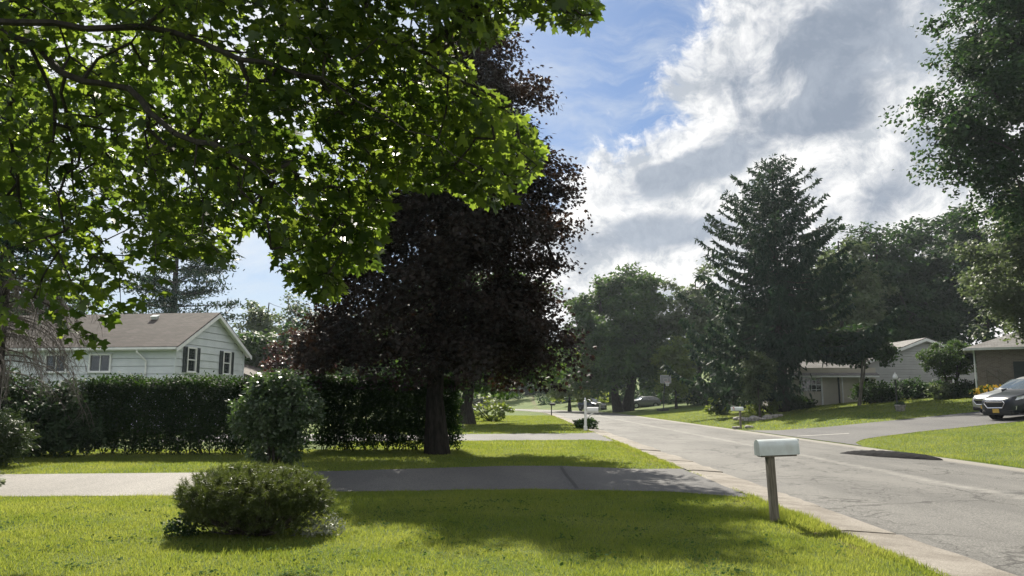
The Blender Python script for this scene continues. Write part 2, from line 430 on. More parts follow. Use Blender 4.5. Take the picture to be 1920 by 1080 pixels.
M['black'] = surf('black_metal', (.018, .018, .02), (.03, .03, .032), 8, .45)
M['rubber'] = surf('rubber', (.012, .012, .013), (.022, .022, .022), 30, .85)
M['chrome'] = surf('chrome', (.62, .63, .65), (.7, .7, .72), 4, .16, metal=1)
M['alloy'] = surf('alloy', (.45, .46, .48), (.6, .61, .62), 5, .28, metal=.9)
M['glass'] = glassmat('window_glass'); M['carglass'] = glassmat('car_glass', (.05, .065, .07), .04)
M['lamp'] = surf('headlamp', (.5, .52, .55), (.7, .72, .75), 9, .1, spec=.9)
M['stone'] = surf('stone', (.16, .15, .14), (.34, .32, .30), 7, .9, .6)
M['galv_worn'] = surf('stained_painted_steel', (.52, .57, .57), (.45, .48, .47), 9, .45, .05, .1, stretch=(1, 1, .5))
M['wood'] = surf('weathered_wood', (.085, .075, .055), (.17, .15, .12), 9, .85, .5, stretch=(6, 6, .5))
M['galv'] = surf('painted_steel', (.50, .55, .55), (.60, .64, .63), 3, .42, metal=.15)
M['shutter'] = surf('shutter_green', (.012, .022, .024), (.02, .032, .034), 5, .6)

# ------------------------------------------------------------------ ground
def lawn_mat():
    m, nt, out = new_mat('lawn_soil_and_turf'); k = NT(nt); p = k.pos()
    big = k.noise(p, .28, 4); mid = k.noise(p, 2.2, 5); fine = k.noise(p, 40, 3, .7)
    sf = k.noise(k.mapping(p, (1, .35, 1)), 9, 4)
    c = k.mix(k.step(big, .35, .65), (.066, .108, .022), (.120, .152, .040))
    c = k.mix(k.math('MULTIPLY', k.step(mid, .45, .75), .55), c, (.15, .18, .05))
    c = k.mix(k.math('MULTIPLY', k.step(fine, .45, .7), .6), c, (.022, .046, .008))
    c = k.mix(k.math('MULTIPLY', k.step(sf, .6, .75), .3), c, (.14, .15, .045))
    sx = k.n('ShaderNodeSeparateXYZ'); k.link(p, sx.inputs[0])                 # worn soil along the kerb
    wr = k.math('MULTIPLY', k.step(sx.outputs[0], 3.1, 3.95), k.math('MULTIPLY', k.step(sx.outputs[0], 4.1, 4.2, 1, 0), k.step(k.noise(p, 1.1, 5), .42, .6)))
    c = k.mix(wr, c, (.11, .075, .048))
    b = k.n('ShaderNodeBsdfPrincipled'); k.put(b.inputs['Base Color'], c); b.inputs['Roughness'].default_value = .9; b.inputs['Specular IOR Level'].default_value = .15
    k.link(k.bump(k.math('ADD', fine, sf), .9, .04), b.inputs['Normal']); k.link(b.outputs[0], out.inputs[0]); return m
def asphalt_mat(name, c1, c2, crack=True, stripe=False, rough=.8):
    m, nt, out = new_mat(name); k = NT(nt); p = k.pos()
    big = k.noise(k.mapping(p, (.9, .25, 1)), .7, 5); fine = k.noise(p, 48, 4, .8); grain = k.noise(p, 11, 5, .75)
    c = k.mix(k.step(big, .32, .68), c1, c2)
    c = k.mix(k.step(fine, .38, .66), k.mix(1.0, c, (.50, .50, .50), 'MULTIPLY'), k.mix(1.0, c, (1.35, 1.34, 1.30), 'MULTIPLY'))
    c = k.mix(k.math('MULTIPLY', k.step(grain, .5, .7), .35), c, k.mix(1.0, c, (.72, .72, .72), 'MULTIPLY'))
    hgt = k.math('ADD', fine, grain)
    if crack:
        wv = k.n('ShaderNodeVectorMath', operation='MULTIPLY_ADD'); wn = k.n('ShaderNodeTexNoise'); k.link(p, wn.inputs[0]); wn.inputs['Scale'].default_value = 2.2; wn.inputs['Detail'].default_value = 5
        k.link(wn.outputs['Color'], wv.inputs[0]); wv.inputs[1].default_value = (.9, .9, 0); k.link(p, wv.inputs[2])
        for sc_, th, lo, hi in ((.42, .022, .38, .52), (1.3, .026, .44, .58), (3.2, .035, .50, .62)):
            vo = k.n('ShaderNodeTexVoronoi', feature='DISTANCE_TO_EDGE'); k.link(wv.outputs[0], vo.inputs['Vector']); vo.inputs['Scale'].default_value = sc_
            cr = k.step(vo.outputs['Distance'], .0, th, 1, 0)
            cr = k.math('MULTIPLY', cr, k.step(k.noise(p, .35, 2), lo, hi))
            c = k.mix(k.math('MULTIPLY', cr, .75), c, (.022, .021, .02))
        # darker tar patches
        pt = k.step(k.noise(k.mapping(p, (.5, .9, 1), loc=(7, 2, 0)), .8, 5), .60, .66)
        c = k.mix(k.math('MULTIPLY', pt, .30), c, (.06, .06, .062))
    if stripe:
        sx = k.n('ShaderNodeSeparateXYZ'); k.link(p, sx.inputs[0]); xx, yy = sx.outputs[0], sx.outputs[1]
        t = k.math('MAXIMUM', k.math('SUBTRACT', yy, 85.0), 0.0)
        xx = k.math('ADD', xx, k.math('DIVIDE', k.math('MULTIPLY', t, t), 150.0))
        wob = k.math('MULTIPLY', k.math('SUBTRACT', k.noise(p, .8, 5), .5), .35)
        dd = k.math('ABSOLUTE', k.math('SUBTRACT', k.math('ADD', xx, wob), 8.3))
        st = k.math('MULTIPLY', k.step(dd, .03, .30, 1, 0), k.step(k.noise(p, 3.0, 4), .3, .65, .05, .45))
        c = k.mix(st, c, (.30, .29, .265))
        d2 = k.math('ABSOLUTE', k.math('SUBTRACT', k.math('ADD', xx, wob), 11.85))
        c = k.mix(k.math('MULTIPLY', k.step(d2, .1, .55, 1, 0), .6), c, (.27, .25, .215))
    b = k.n('ShaderNodeBsdfPrincipled'); k.put(b.inputs['Base Color'], c); b.inputs['Roughness'].default_value = rough; b.inputs['Specular IOR Level'].default_value = .3
    k.link(k.bump(hgt, .45, .012), b.inputs['Normal']); k.link(b.outputs[0], out.inputs[0]); return m
def concrete_mat():
    m, nt, out = new_mat('kerb_concrete'); k = NT(nt); p = k.pos()
    big = k.noise(p, 1.6, 6); fine = k.noise(p, 60, 3, .8); pit = k.noise(p, 14, 5, .7)
    c = k.mix(k.step(big, .35, .65), (.20, .178, .150), (.31, .285, .25))
    c = k.mix(k.step(fine, .4, .65), k.mix(1.0, c, (.62, .60, .57), 'MULTIPLY'), c)
    c = k.mix(k.math('MULTIPLY', k.step(pit, .56, .68), .55), c, (.11, .095, .075))
    b = k.n('ShaderNodeBsdfPrincipled'); k.put(b.inputs['Base Color'], c); b.inputs['Roughness'].default_value = .85
    k.link(k.bump(k.math('ADD', fine, pit), .7, .02), b.inputs['Normal']); k.link(b.outputs[0], out.inputs[0]); return m
M['lawn'] = lawn_mat()
M['road'] = asphalt_mat('road_asphalt', (.112, .110, .106), (.165, .161, .153), True, True)
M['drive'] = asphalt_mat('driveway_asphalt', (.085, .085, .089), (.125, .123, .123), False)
M['concrete'] = concrete_mat()
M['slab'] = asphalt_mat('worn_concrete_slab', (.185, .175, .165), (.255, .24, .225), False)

def grid_obj(name, xs, ys, zf, mat, bendit=True):
    X, Y = np.meshgrid(np.array(xs, float), np.array(ys, float)); Z = zf(X, Y)
    X2 = X + (bend(Y) if bendit else 0)
    v = np.stack([X2, Y, Z], -1).reshape(-1, 3); nx, ny = len(xs), len(ys)
    f = [(j * nx + i, j * nx + i + 1, (j + 1) * nx + i + 1, (j + 1) * nx + i) for j in range(ny - 1) for i in range(nx - 1)]
    me = bpy.data.meshes.new(name); me.from_pydata(v.tolist(), [], f); me.materials.append(mat)
    me.polygons.foreach_set('use_smooth', [True] * len(f))
    o = bpy.data.objects.new(name, me); C.objects.link(o); return tag(o, kind='structure')
ys = list(np.concatenate([np.arange(-30, 60, 1.5), np.arange(60, 160, 4), np.arange(160, 420, 20), [700, 1500]]))
xs = [-900, -300, -120, -60, -40, -30, -24, -18, -12, -8, -4, 0, 2, 3, 3.8, 4.0, 4.03, 6, 9, 11.9, 11.97, 12.2, 14, 16, 19, 22, 26, 32.2, 40, 60, 120, 300, 900]
def lawnz(X, Y):
    z = H(X, Y)
    return np.where((X > 4.01) & (X < 11.95), -.16, z)
grid_obj('lawn', xs, ys, lawnz, M['lawn'])
grid_obj('road', [4.55, 6, 8, 10, 11.6, 12.0], ys[10:], lambda X, Y: -.045 + .05 * (1 - ((X - 8.3) / 3.75) ** 2) + np.where(X > 11.7, .03, 0), M['road'])
# sloped concrete gutter, cast in lengths with open joints
rng = np.random.default_rng(5); kb = MB(); y = -8.0
while y < 110:
    L = rng.uniform(1.3, 2.6) if y < 30 else 3.0
    y1 = y + L - rng.uniform(.012, .03); dz = rng.normal(0, .006); n = 5
    jl = rng.uniform(-.03, .02, n + 1); jr = rng.uniform(-.05, .04, n + 1)
    for i in range(n):
        ya, yb = y + (y1 - y) * i / n, y + (y1 - y) * (i + 1) / n
        ba, bb = float(bend(ya)), float(bend(yb))
        lip = .012 if not (13 < ya < 19.5) else .012
        A = [(3.94 + jl[i] + ba, ya, lip + dz), (4.08 + ba, ya, lip + .006 + dz), (4.72 + jr[i] + ba, ya, -.024 + dz), (4.74 + jr[i] + ba, ya, -.2), (3.94 + jl[i] + ba, ya, -.2)]
        B = [(3.94 + jl[i + 1] + bb, yb, lip + dz), (4.08 + bb, yb, lip + .006 + dz), (4.72 + jr[i + 1] + bb, yb, -.024 + dz), (4.74 + jr[i + 1] + bb, yb, -.2), (3.94 + jl[i + 1] + bb, yb, -.2)]
        f = [(0, 1, 6, 5), (1, 2, 7, 6), (2, 3, 8, 7)]
        if i == 0: f.append((0, 4, 3, 2, 1))
        if i == n - 1: f.append((5, 6, 7, 8, 9))
        kb.add(A + B, f)
    y += L
tag(kb.build('kerb', M['concrete']), kind='structure')

def strip(name, lo, hi, mat, lift=.008, n=40, zf=None):
    lo = np.array(lo, float); hi = np.array(hi, float)
    def res(p):
        s = np.concatenate([[0], np.cumsum(np.linalg.norm(np.diff(p, axis=0), axis=1))]); t = np.linspace(0, s[-1], n)
        return np.stack([np.interp(t, s, p[:, 0]), np.interp(t, s, p[:, 1])], 1)
    a, b = res(lo), res(hi); mb = MB(); vs = []; fs = []
    for i in range(n):
        for q in range(5):
            p = a[i] + (b[i] - a[i]) * q / 4; vs.append((p[0], p[1], (h(p[0], p[1]) if zf is None else zf(p[0], p[1])) + lift))
    for i in range(n - 1):
        for q in range(4): fs.append((i * 5 + q, i * 5 + q + 1, i * 5 + 5 + q + 1, i * 5 + 5 + q))
    mb.add(vs, fs); o = mb.build(name, mat); tag(o, kind='structure')
    return np.concatenate([a, b[::-1]])
g2 = lambda L: [tuple(G(*p)[:2]) for p in L]
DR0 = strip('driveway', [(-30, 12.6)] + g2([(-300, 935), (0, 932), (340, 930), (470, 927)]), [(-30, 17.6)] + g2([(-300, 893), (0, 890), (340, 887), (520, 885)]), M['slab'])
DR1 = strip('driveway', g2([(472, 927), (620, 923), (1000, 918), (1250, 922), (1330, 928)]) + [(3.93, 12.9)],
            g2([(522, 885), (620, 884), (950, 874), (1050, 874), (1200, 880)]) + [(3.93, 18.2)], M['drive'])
DR2 = strip('driveway', [(-14, 29.5)] + g2([(840, 827), (1000, 826), (1110, 825)]) + [(3.93, 29.0)],
            [(-14, 36)] + g2([(840, 815), (1000, 813), (1090, 813)]) + [(3.93, 37.5)], M['drive'])
DR3 = strip('driveway', [(11.98, 26.8), (12.4, 28.3), (13.3, 29.5), (15.5, 30), (34, 30)], [(11.98, 40.5), (13, 38), (15, 37.1), (17, 37), (34, 37)], M['drive'], .012, 60)
# dark seam where the near driveway was resurfaced
sm = g2([(1052, 876), (1062, 892), (1074, 905), (1082, 917)])
strip('driveway_seam', [(p[0] - .035, p[1]) for p in sm], [(p[0] + .035, p[1]) for p in sm], surf('tar_seam', (.02, .02, .02), (.035, .035, .035), 20, .8), .0125, 12)
# pale concrete edging across the far driveway mouth
e0, e1 = G(1494, 819), P(1592, 811.5, 32.2)
strip('driveway_edging', [(e0[0], e0[1]), (e1[0], e1[1])], [(e0[0] + .1, e0[1] + .22), (e1[0] + .1, e1[1] + .22)], surf('edging_concrete', (.26, .25, .235), (.36, .35, .33), 8, .8), .02, 12)

# ------------------------------------------------------------------ grass blades
def blades(rects, seed):
    rng = np.random.default_rng(seed); out = []; rn = []
    for (x0, x1, y0, y1, dens, hh, ww) in rects:
        n = int((x1 - x0) * (y1 - y0) * dens)
        p = np.stack([rng.uniform(x0, x1, n), rng.uniform(y0, y1, n)], 1)
        ok = ~((p[:, 0] > 3.98) & (p[:, 0] < 11.98))
        for D in (DR0, DR1, DR2, DR3):
            j = rng.normal(0, .035, p.shape); ok &= ~inpoly(p[:, 0] + j[:, 0], p[:, 1] + j[:, 1], D)
        ok &= (np.abs(p[:, 0]) < .75 * p[:, 1] + 1.5)
        p = p[ok]; n = len(p)
        z = H(p[:, 0], p[:, 1]); base = np.column_stack([p, z])
        tuft = .75 + .5 * (np.sin(p[:, 0] * 3.1 + 1.7 * np.sin(p[:, 1] * 2.3)) * np.sin(p[:, 1] * 2.7 + 1.3 * np.sin(p[:, 0] * 1.9))) * .5
        H_ = hh * rng.uniform(.5, 1.35, n) * tuft; W = ww * rng.uniform(.7, 1.3, n)
        a = rng.uniform(0, 2 * math.pi, n); u = np.column_stack([np.cos(a), np.sin(a), np.zeros(n)])
        b = rng.uniform(0, 2 * math.pi, n); ln = H_ * rng.uniform(.1, .9, n)
        tip = base + np.column_stack([np.cos(b) * ln, np.sin(b) * ln, H_])
        base[:, 2] -= .004
        out.append(np.stack([base - u * W[:, None] / 2, base + u * W[:, None] / 2, tip], 1).reshape(-1, 3)); rn.append(rng.random(n))
    return np.concatenate(out), np.concatenate(rn)
v, rn = blades([(-8, 4, 6.3, 9.5, 4200, .042, .0065), (-10, 4, 9.5, 14.2, 2800, .044, .008), (-18, 4, 16.3, 25, 750, .055, .014), (-6, 4, 25, 31, 420, .06, .022),
                (11.9, 26, 13, 31, 520, .055, .014), (-7, 4, 36, 75, 110, .07, .035), (11.9, 34, 36.5, 75, 80, .07, .04),
                (-8, 4, 6.3, 14, 130, .085, .008), (3.78, 3.98, 6.3, 13.3, 2500, .075, .009), (3.7, 4.0, 18, 34, 900, .08, .014), (11.9, 12.1, 14, 26, 900, .09, .016), (3.45, 4.0, 9.6, 11.2, 3200, .10, .010)], 3)
g = np_mesh('grass', v, 3, M['grass'], None, rn); tag(g, 'short sunlit mown grass covering the lawns', 'grass', kind='stuff')

rw = np.random.default_rng(17); nc = 150; cx = rw.uniform(-6.5, 3.6, nc); cy = rw.uniform(6.6, 12.6, nc); rr = rw.uniform(.05, .28, nc)
q_ = np.repeat(np.arange(nc), 22); n_ = len(q_); wp = np.column_stack([cx[q_] + rw.normal(0, 1, n_) * rr[q_], cy[q_] + rw.normal(0, 1, n_) * rr[q_], rw.uniform(.015, .05, n_)])
wp = wp[wp[:, 0] < 3.85]; wp = wp[~inpoly(wp[:, 0], wp[:, 1], DR1)]; n_ = len(wp)
v, K = leaves(wp, rw.normal(0, .35, (n_, 3)) + np.array([0, 0, 1]), rw.normal(0, 1, (n_, 3)) * np.array([1, 1, .2]), rw.uniform(.018, .05, n_), OVAL * np.array([1.3, 1]))
tag(np_mesh('clover', v, K, leafmat('clover_leaf', (.035, .080, .022), (.065, .115, .035), (.08, .15, .02), (.16, .24, .05), .35, .8, .05), None, rw.random(n_)), 'patches of clover and small weeds among the front grass', 'clover', kind='stuff')

# ------------------------------------------------------------------ the big green maple overhead
POLY = [(-200, -300), (-200, 690), (0, 650), (60, 640), (120, 645), (190, 678), (215, 645), (232, 580), (262, 572), (300, 560), (325, 492), (400, 482), (440, 508), (462, 432), (500, 445), (520, 500),
        (560, 552), (620, 568), (650, 520), (712, 492), (722, 420), (745, 365), (800, 350), (850, 362), (920, 388), (950, 372), (1005, 325), (1022, 295), (1000, 230),
        (950, 185), (890, 150), (870, 110), (930, 78), (962, 55), (975, 20), (990, 45), (1040, 50), (1085, 70), (1122, 20), (1110, -300)]
HOLES = [(440, 60, 42, 60), (560, 268, 26, 22), (445, 430, 24, 30), (250, 255, 26, 26), (300, 170, 20, 26), (90, 330, 26, 22), (330, 330, 26, 22), (200, 60, 22, 26), (640, 30, 24, 20)]
def maple():
    rng = np.random.default_rng(11)
    root = empty('maple_tree', (-7.6, 6.0, 0), 0, 'big green maple with large pointed sunlit leaves overhanging the lawn', 'tree')
    B = np.array([-7.6, 6.0, 0])
    # clusters seen against the sky
    cl = []
    n = 9500
    px = rng.uniform(-150, 1125, n); py = rng.uniform(-160, 690, n)
    ok = inpoly(px, py, POLY)
    for (hx, hy, rx, ry) in HOLES: ok &= ((px - hx) / rx) ** 2 + ((py - hy) / ry) ** 2 > rng.uniform(.6, 1.3, n)
    px, py = px[ok], py[ok]; n = len(px)
    far = np.clip(1 - (px - 120) / 420, 0, 1) * np.clip((py + 100) / 250, 0, 1)
    lo = 6.0 + far * 2.6; hi = 10.2 + far * 4.2
    g = np.clip(py / 480, 0, 1); wr = np.clip((px - 400) / 200, 0, 1)      # outer boughs reach further down the lawn
    lo = lo * (1 - wr) + wr * (5.8 + 3.0 * g); hi = hi * (1 - wr) + wr * (7.9 + 2.5 * g)
    Y = lo + (hi - lo) * rng.random(n)
    pts = np.array([P(a, b, c) for a, b, c in zip(px, py, Y)])
    ok = (pts[:, 1] < 6.6 + 1.19 * pts[:, 2]) & (pts[:, 2] > 1.9)
    pts, px, py = pts[ok], px[ok], py[ok]
    dens = rng.random(len(pts)) < np.where((py > 380) & (px > 240) & (px < 470), .75, 1.0) * np.where(px < 260, .8, 1.0)
    pts = pts[dens]; front = pts[:2750]
    # the rest of the crown, above and to the left of the view
    c2, _ = lobes_points([(-5.5, 7.2, 8.2, 6.3, 5.5, 4.6), (-8, 5.0, 8.5, 4.5, 5, 5), (-3.5, 7, 6.2, 4.2, 3, 2.2)], 2300, rng, .5)
    qx, qy = project(c2)
    inview = (qx > -160) & (qx < 2100) & (qy > -150) & (c2[:, 1] > .5)
    c2 = c2[(c2[:, 0] < -2.6 - .25 * (c2[:, 1] - 6)) | (c2[:, 1] < 5.5)]; qx, qy = project(c2); inview = (qx > -160) & (qx < 2100) & (qy > -150) & (c2[:, 1] > .5)
    c2 = c2[~inview & (c2[:, 1] < 6.0 + 1.19 * c2[:, 2]) & (c2[:, 2] > 2.4) & (np.linalg.norm(c2 - EYE, axis=1) > 3.2)]
    cl = np.concatenate([front, c2])
    c_shade, _ = lobes_points([(-3.1, 9.8, 8.7, 2.1, 1.5, 1.2), (-1.6, 9.4, 8.6, 1.2, 1.2, .9)], 330, rng, .2); qx, qy = project(c_shade); c_shade = c_shade[qy < -30]  # unseen clumps added toward the sun to shade the middle of the crown
    cl = np.concatenate([cl, c_shade])
    per = 8; m = len(cl); n = m * per; q_ = np.repeat(np.arange(m), per)
    out = unit((cl - np.array([-6.5, 6.2, 5.0])) * np.array([1, 1, .4]))
    ax = unit(out + rng.normal(0, .45, (m, 3)) + np.array([0, 0, -.35])); lat = unit(np.cross(ax, np.array([0, 0, 1.0]))); cn = unit(np.cross(lat, ax) + rng.normal(0, .28, (m, 3)))
    cn *= np.where(cn[:, 2:3] < 0, -1, 1); sz = rng.uniform(.75, 1.3, m)
    t = rng.uniform(-1, 1, n); w = rng.normal(0, 1, n) * (1 - .45 * np.clip(t, 0, 1))
    off = ax[q_] * (t * .30 * sz[q_])[:, None] + lat[q_] * (w * .12 * sz[q_])[:, None] + rng.normal(0, .028, (n, 3)); p = cl[q_] + off; cc = cl[q_]
    qx, qy = project(p); keep = inpoly(qx, qy, POLY) | (qy < -60) | (qx < -20) | (p[:, 1] < .5)
    p, q_, w = p[keep], q_[keep], w[keep]; n = len(p)
    nn = cn[q_] + rng.normal(0, .42, (n, 3))
    gd = ax[q_] * .8 + lat[q_] * np.clip(w, -1.2, 1.2)[:, None] * .7 + rng.normal(0, .35, (n, 3)); gd[:, 2] -= .55
    s = np.clip(rng.normal(.104, .034, n), .04, .17) * np.clip(p[:, 1] / 7.6, .8, 1.3) * sz[q_] ** .5
    tone = np.clip(.55 * rng.random(m)[q_] + .45 * rng.random(n), 0, 1)
    v, K = leaves(p, nn, gd, s, MAPLE, rng.uniform(-.05, .5, n)[:, None, None])
    np_mesh('crown', v, K, M['maple'], root, tone).location = -B
    # limbs
    lim = [[(-7.6, 6, 2.6), (-6.9, 6.3, 3.6), tuple(P(0, 55, 8.4)), tuple(P(60, 85, 8.3)), tuple(P(118, 140, 8.2)), tuple(P(240, 168, 8.0)), tuple(P(330, 250, 7.5)), tuple(P(470, 300, 7.1)), tuple(P(600, 420, 6.6))],
           [(-7.6, 6, 3.2), (-6.0, 6.0, 4.8), tuple(P(330, 60, 7.2)), tuple(P(450, 105, 6.9)), tuple(P(600, 150, 6.6)), tuple(P(760, 240, 6.3)), tuple(P(900, 315, 6.0))],
           [tuple(P(60, 85, 8.3)), tuple(P(105, 190, 8.6)), tuple(P(88, 330, 9.2)), tuple(P(140, 430, 9.6))],
           [tuple(P(0, 55, 8.4)), tuple(P(22, 130, 9.2)), tuple(P(18, 250, 10)), tuple(P(40, 400, 10.5)), tuple(P(60, 540, 11))],
           [tuple(P(118, 140, 8.2)), tuple(P(125, 240, 9)), tuple(P(135, 330, 9.6)), tuple(P(160, 470, 10.5))],
           [(-7.6, 6, 3.6), (-5.0, 6, 5.6), tuple(P(500, -60, 6.6)), tuple(P(700, -40, 6.4)), tuple(P(1000, -20, 6.8)), tuple(P(1090, 40, 7.0))],
           [(-7.6, 6, 3.4), (-7.8, 6.0, 6.0), (-6.8, 6.4, 8.5), (-6.2, 6.6, 11)], [(-7.6, 6, 3.4), (-9.2, 5.0, 6.0), (-10.5, 4.2, 8.5)], [(-7.6, 6, 3.2), (-8.6, 8.0, 5.6), (-8.8, 10, 7.5)],
           [(-7.6, 6, 3.5), (-7.2, 3.4, 6.0), (-6.8, 1.6, 8.0)], [(-7.8, 6, 6.0), (-5, 7.5, 8.2), (-2.6, 8, 9.2)]]
    st = []; par = []
    for L in lim:
        prev = -1; w = []
        for i in range(len(L) - 1):
            a, b = np.array(L[i]), np.array(L[i + 1]); q = max(2, int(np.linalg.norm(b - a) / .25))
            for t in range(q): w.append(a + (b - a) * t / q)
        w.append(np.array(L[-1]))
        if st:
            d = np.linalg.norm(np.array(st) - w[0], axis=1); prev = int(np.argmin(d))
        for j, p_ in enumerate(w):
            st.append(p_ + rng.normal(0, .018, 3)); par.append(prev); prev = len(st) - 1
    m0 = len(st); T = cl[rng.permutation(len(cl))]
    buf = np.zeros((m0 + len(T) * 5, 3)); buf[:m0] = np.array(st); pr = list(par); m = m0
    dd = np.array([np.min(np.linalg.norm(np.array(st)[::3] - t, axis=1)) for t in T]); T = T[np.argsort(dd)]
    for t in T:
        d = np.linalg.norm(buf[:m] - t, axis=1); j = int(np.argmin(d)); L = d[j]; k = min(4, max(1, int(L / .3))); p0 = buf[j].copy(); pj = j
        for q in range(1, k + 1):
            f = q / k; p_ = p0 + (t - p0) * f
            if q < k: p_ = p_ + rng.normal(0, .05 * L, 3)
            buf[m] = p_; pr.append(pj); pj = m; m += 1
    nodes = buf[:m] - B; pr = np.array(pr)
    limb_mesh('limbs', nodes, pr, .0032, .042, M['bark_dark'], root, 5, .40)
    MB().tube([(0, 0, -.1), (0, 0, .5), (.02, 0, 1.6), (0, .02, 2.8), (0, 0, 3.8), (-.15, 0, 6.0)], [.42, .31, .27, .25, .18, .09], 12).build('trunk', M['bark_dark'], root, True)
maple()

# ------------------------------------------------------------------ purple maple
pb = G(818, 851)
tree('purple_maple', 'tall dark purple maple standing on the grass beside the hedge', 'tree', tuple(pb),
     [(.1, 0, 7.6, 3.8, 4.0, 5.0), (-1.3, 0, 5.2, 2.9, 3.4, 2.9), (1.4, .2, 5.4, 2.5, 3.2, 2.9), (.2, 0, 10.6, 2.6, 2.8, 3.0), (.4, 0, 12.2, 1.3, 1.5, 1.6), (-2.7, .6, 3.5, 1.9, 2.0, 1.3), (2.3, .2, 3.5, 1.8, 2.2, 1.8), (1.0, -.6, 3.3, 1.8, 1.6, 1.5), (.9, 0, 8.6, 2.9, 3, 3.0)],
     4000, 30, .34, .125, MAPLE2, M['purple'], M['bark_black'], .28, 2.6, 21, targets=240, shell=.35, droop=.5, zmin=1.9, up=.7, spread=2.7, bough=12)

# ------------------------------------------------------------------ spruce
def spruce(name, label, base, Ht, Rad, seed, lm, tr=.35, zlow=1.5, mult=1.0, power=.8):
    rng = np.random.default_rng(seed); root = empty(name, base, 0, label, 'tree')
    MB().tube([(rng.normal(0, .05), rng.normal(0, .05), z) for z in np.linspace(-.1, Ht, 12)], [tr * (1 - .96 * t) + .01 for t in np.linspace(0, 1, 12)], 9).build('trunk', M['bark_dark'], root, True)
    P0 = []; P1 = []; R0 = []; LV = []; LN = []; LD = []; LS = []
    z = zlow
    while z < Ht - .25:
        t = (z - zlow) / (Ht - zlow); L0 = Rad * (1 - t) ** power * (1.0 if t > .12 else .82 + 1.5 * t); nb = 6 if t < .85 else 5
        a0 = rng.uniform(0, 6.28)
        for q in range(nb):
            L = max(.25, L0 * rng.choice([.62, .8, .95, 1.05, 1.22])); a = a0 + q * 6.283 / nb + rng.normal(0, .16)
            if z < 5.2 and math.cos(a + .35) > .25: continue
            ca, sa = math.cos(a), math.sin(a); K = max(4, int(L / .35)); pts = []
            rise = .55 * (t - .25)
            for i in range(K + 1):
                f = i / K; r = L * f
                zz = z + rise * r - .34 * (1 - t) * L * math.sin(f * math.pi * .62) * 1.0 + .30 * L * f ** 3 * (1 - .5 * t)
                pts.append(np.array([ca * r, sa * r, zz]))
            pts = np.array(pts)
            P0.append(pts[:-1]); P1.append(pts[1:]); R0.append(.055 * (L / Rad + .15) * (1 - np.linspace(0, 1, K + 1)[:-1] * .85))
            m = int(L * 30 * mult)
            f = rng.random(m) ** .6; i = np.minimum((f * K).astype(int), K - 1); w = f * K - i
            c = pts[i] * (1 - w[:, None]) + pts[i + 1] * w[:, None]
            side = rng.normal(0, 1, m); wd = (.10 + .20 * L * (1 - f) * .55)
            c = c + np.outer(side * wd, [-sa, ca, 0]); c[:, 2] -= np.abs(side) * wd * .25
            d = np.column_stack([np.full(m, ca), np.full(m, sa), np.zeros(m)]) * .5 + rng.normal(0, .35, (m, 3)); d += np.outer(np.sign(side) * .5, [-sa, ca, 0])
            hang = (1 - t) * 1.3 + .15
            d[:, 2] -= hang * rng.uniform(.1, 2.2, m); d[:, 2] += .5 * (f > .9)
            LV.append(c); LD.append(d); LN.append(rng.normal(0, 1, (m, 3)) + np.array([0, 0, .3])); LS.append(rng.uniform(.24, .58, m) * (1.0 - .45 * t))
        z += rng.uniform(.30, .47)
    P0 = np.concatenate(P0); P1 = np.concatenate(P1); R0 = np.concatenate(R0)
    np_mesh('limbs', frusta(P0, P1, R0, R0 * .8, 4), 4, M['bark_dark'], root)
    c = np.concatenate(LV); n = len(c)
    SP = np.array([(-.06, 0), (.06, 0), (.17, .3), (.12, .7), (0, 1), (-.12, .7), (-.17, .3)])
    v, K = leaves(c, np.concatenate(LN), np.concatenate(LD), np.concatenate(LS), SP, .3)
    np_mesh('crown', v, K, lm, root, rng.random(n)); return root
b = P(1470, 760, 55); spruce('spruce_tree', 'tall dark spruce with drooping branches in front of the beige house', (b[0], b[1], h(b[0], b[1])), 18.3, 7.6, 4, M['spruce'], .42, 3.0, 1.7, .62)

# white pine behind the pale blue house, in flat layers
def layered_pine():
    rng = np.random.default_rng(8); b = (-27.5, 62, 0); root = empty('pine_tree', b, 0, 'tall open pine with layered branches behind the pale blue house', 'tree')
    MB().tube([(0, 0, 0), (.1, 0, 6), (0, .1, 12), (.1, 0, 19)], [.4, .32, .2, .05], 8).build('trunk', M['bark_dark'], root, True)
    P0 = []; P1 = []; R0 = []; cs = []
    for z in np.arange(4, 19, 1.0):
        L0 = 5.6 * (1 - (z - 4) / 17) ** .7
        for q in range(6):
            a = rng.uniform(0, 6.28); L = L0 * rng.uniform(.6, 1.15); p = [np.array([0, 0, z])]
            for f in (.3, .6, 1): p.append(np.array([math.cos(a) * L * f, math.sin(a) * L * f, z + .1 * L * f + rng.normal(0, .1)]))
            for i in range(3): P0.append(p[i]); P1.append(p[i + 1]); R0.append(.08 - .022 * i)
            for i in range(int(L * 5)):
                f = rng.uniform(.35, 1.05); cs.append(np.array([math.cos(a) * L * f, math.sin(a) * L * f, z + .1 * L * f]) + rng.normal(0, 1, 3) * np.array([.4, .4, .14]))
    np_mesh('limbs', frusta(np.array(P0), np.array(P1), np.array(R0), np.array(R0) * .7, 5), 4, M['bark_dark'], root)
    c = np.repeat(np.array(cs), 14, 0); n = len(c); c = c + rng.normal(0, 1, (n, 3)) * np.array([.34, .34, .12])
    v, K = leaves(c, rng.normal(0, 1, (n, 3)), rng.normal(0, 1, (n, 3)) + np.array([0, 0, .4]), rng.uniform(.2, .42, n), OVAL * np.array([.55, 1]), .1)
    np_mesh('crown', v, K, M['spruce'], root, rng.random(n))
layered_pine()

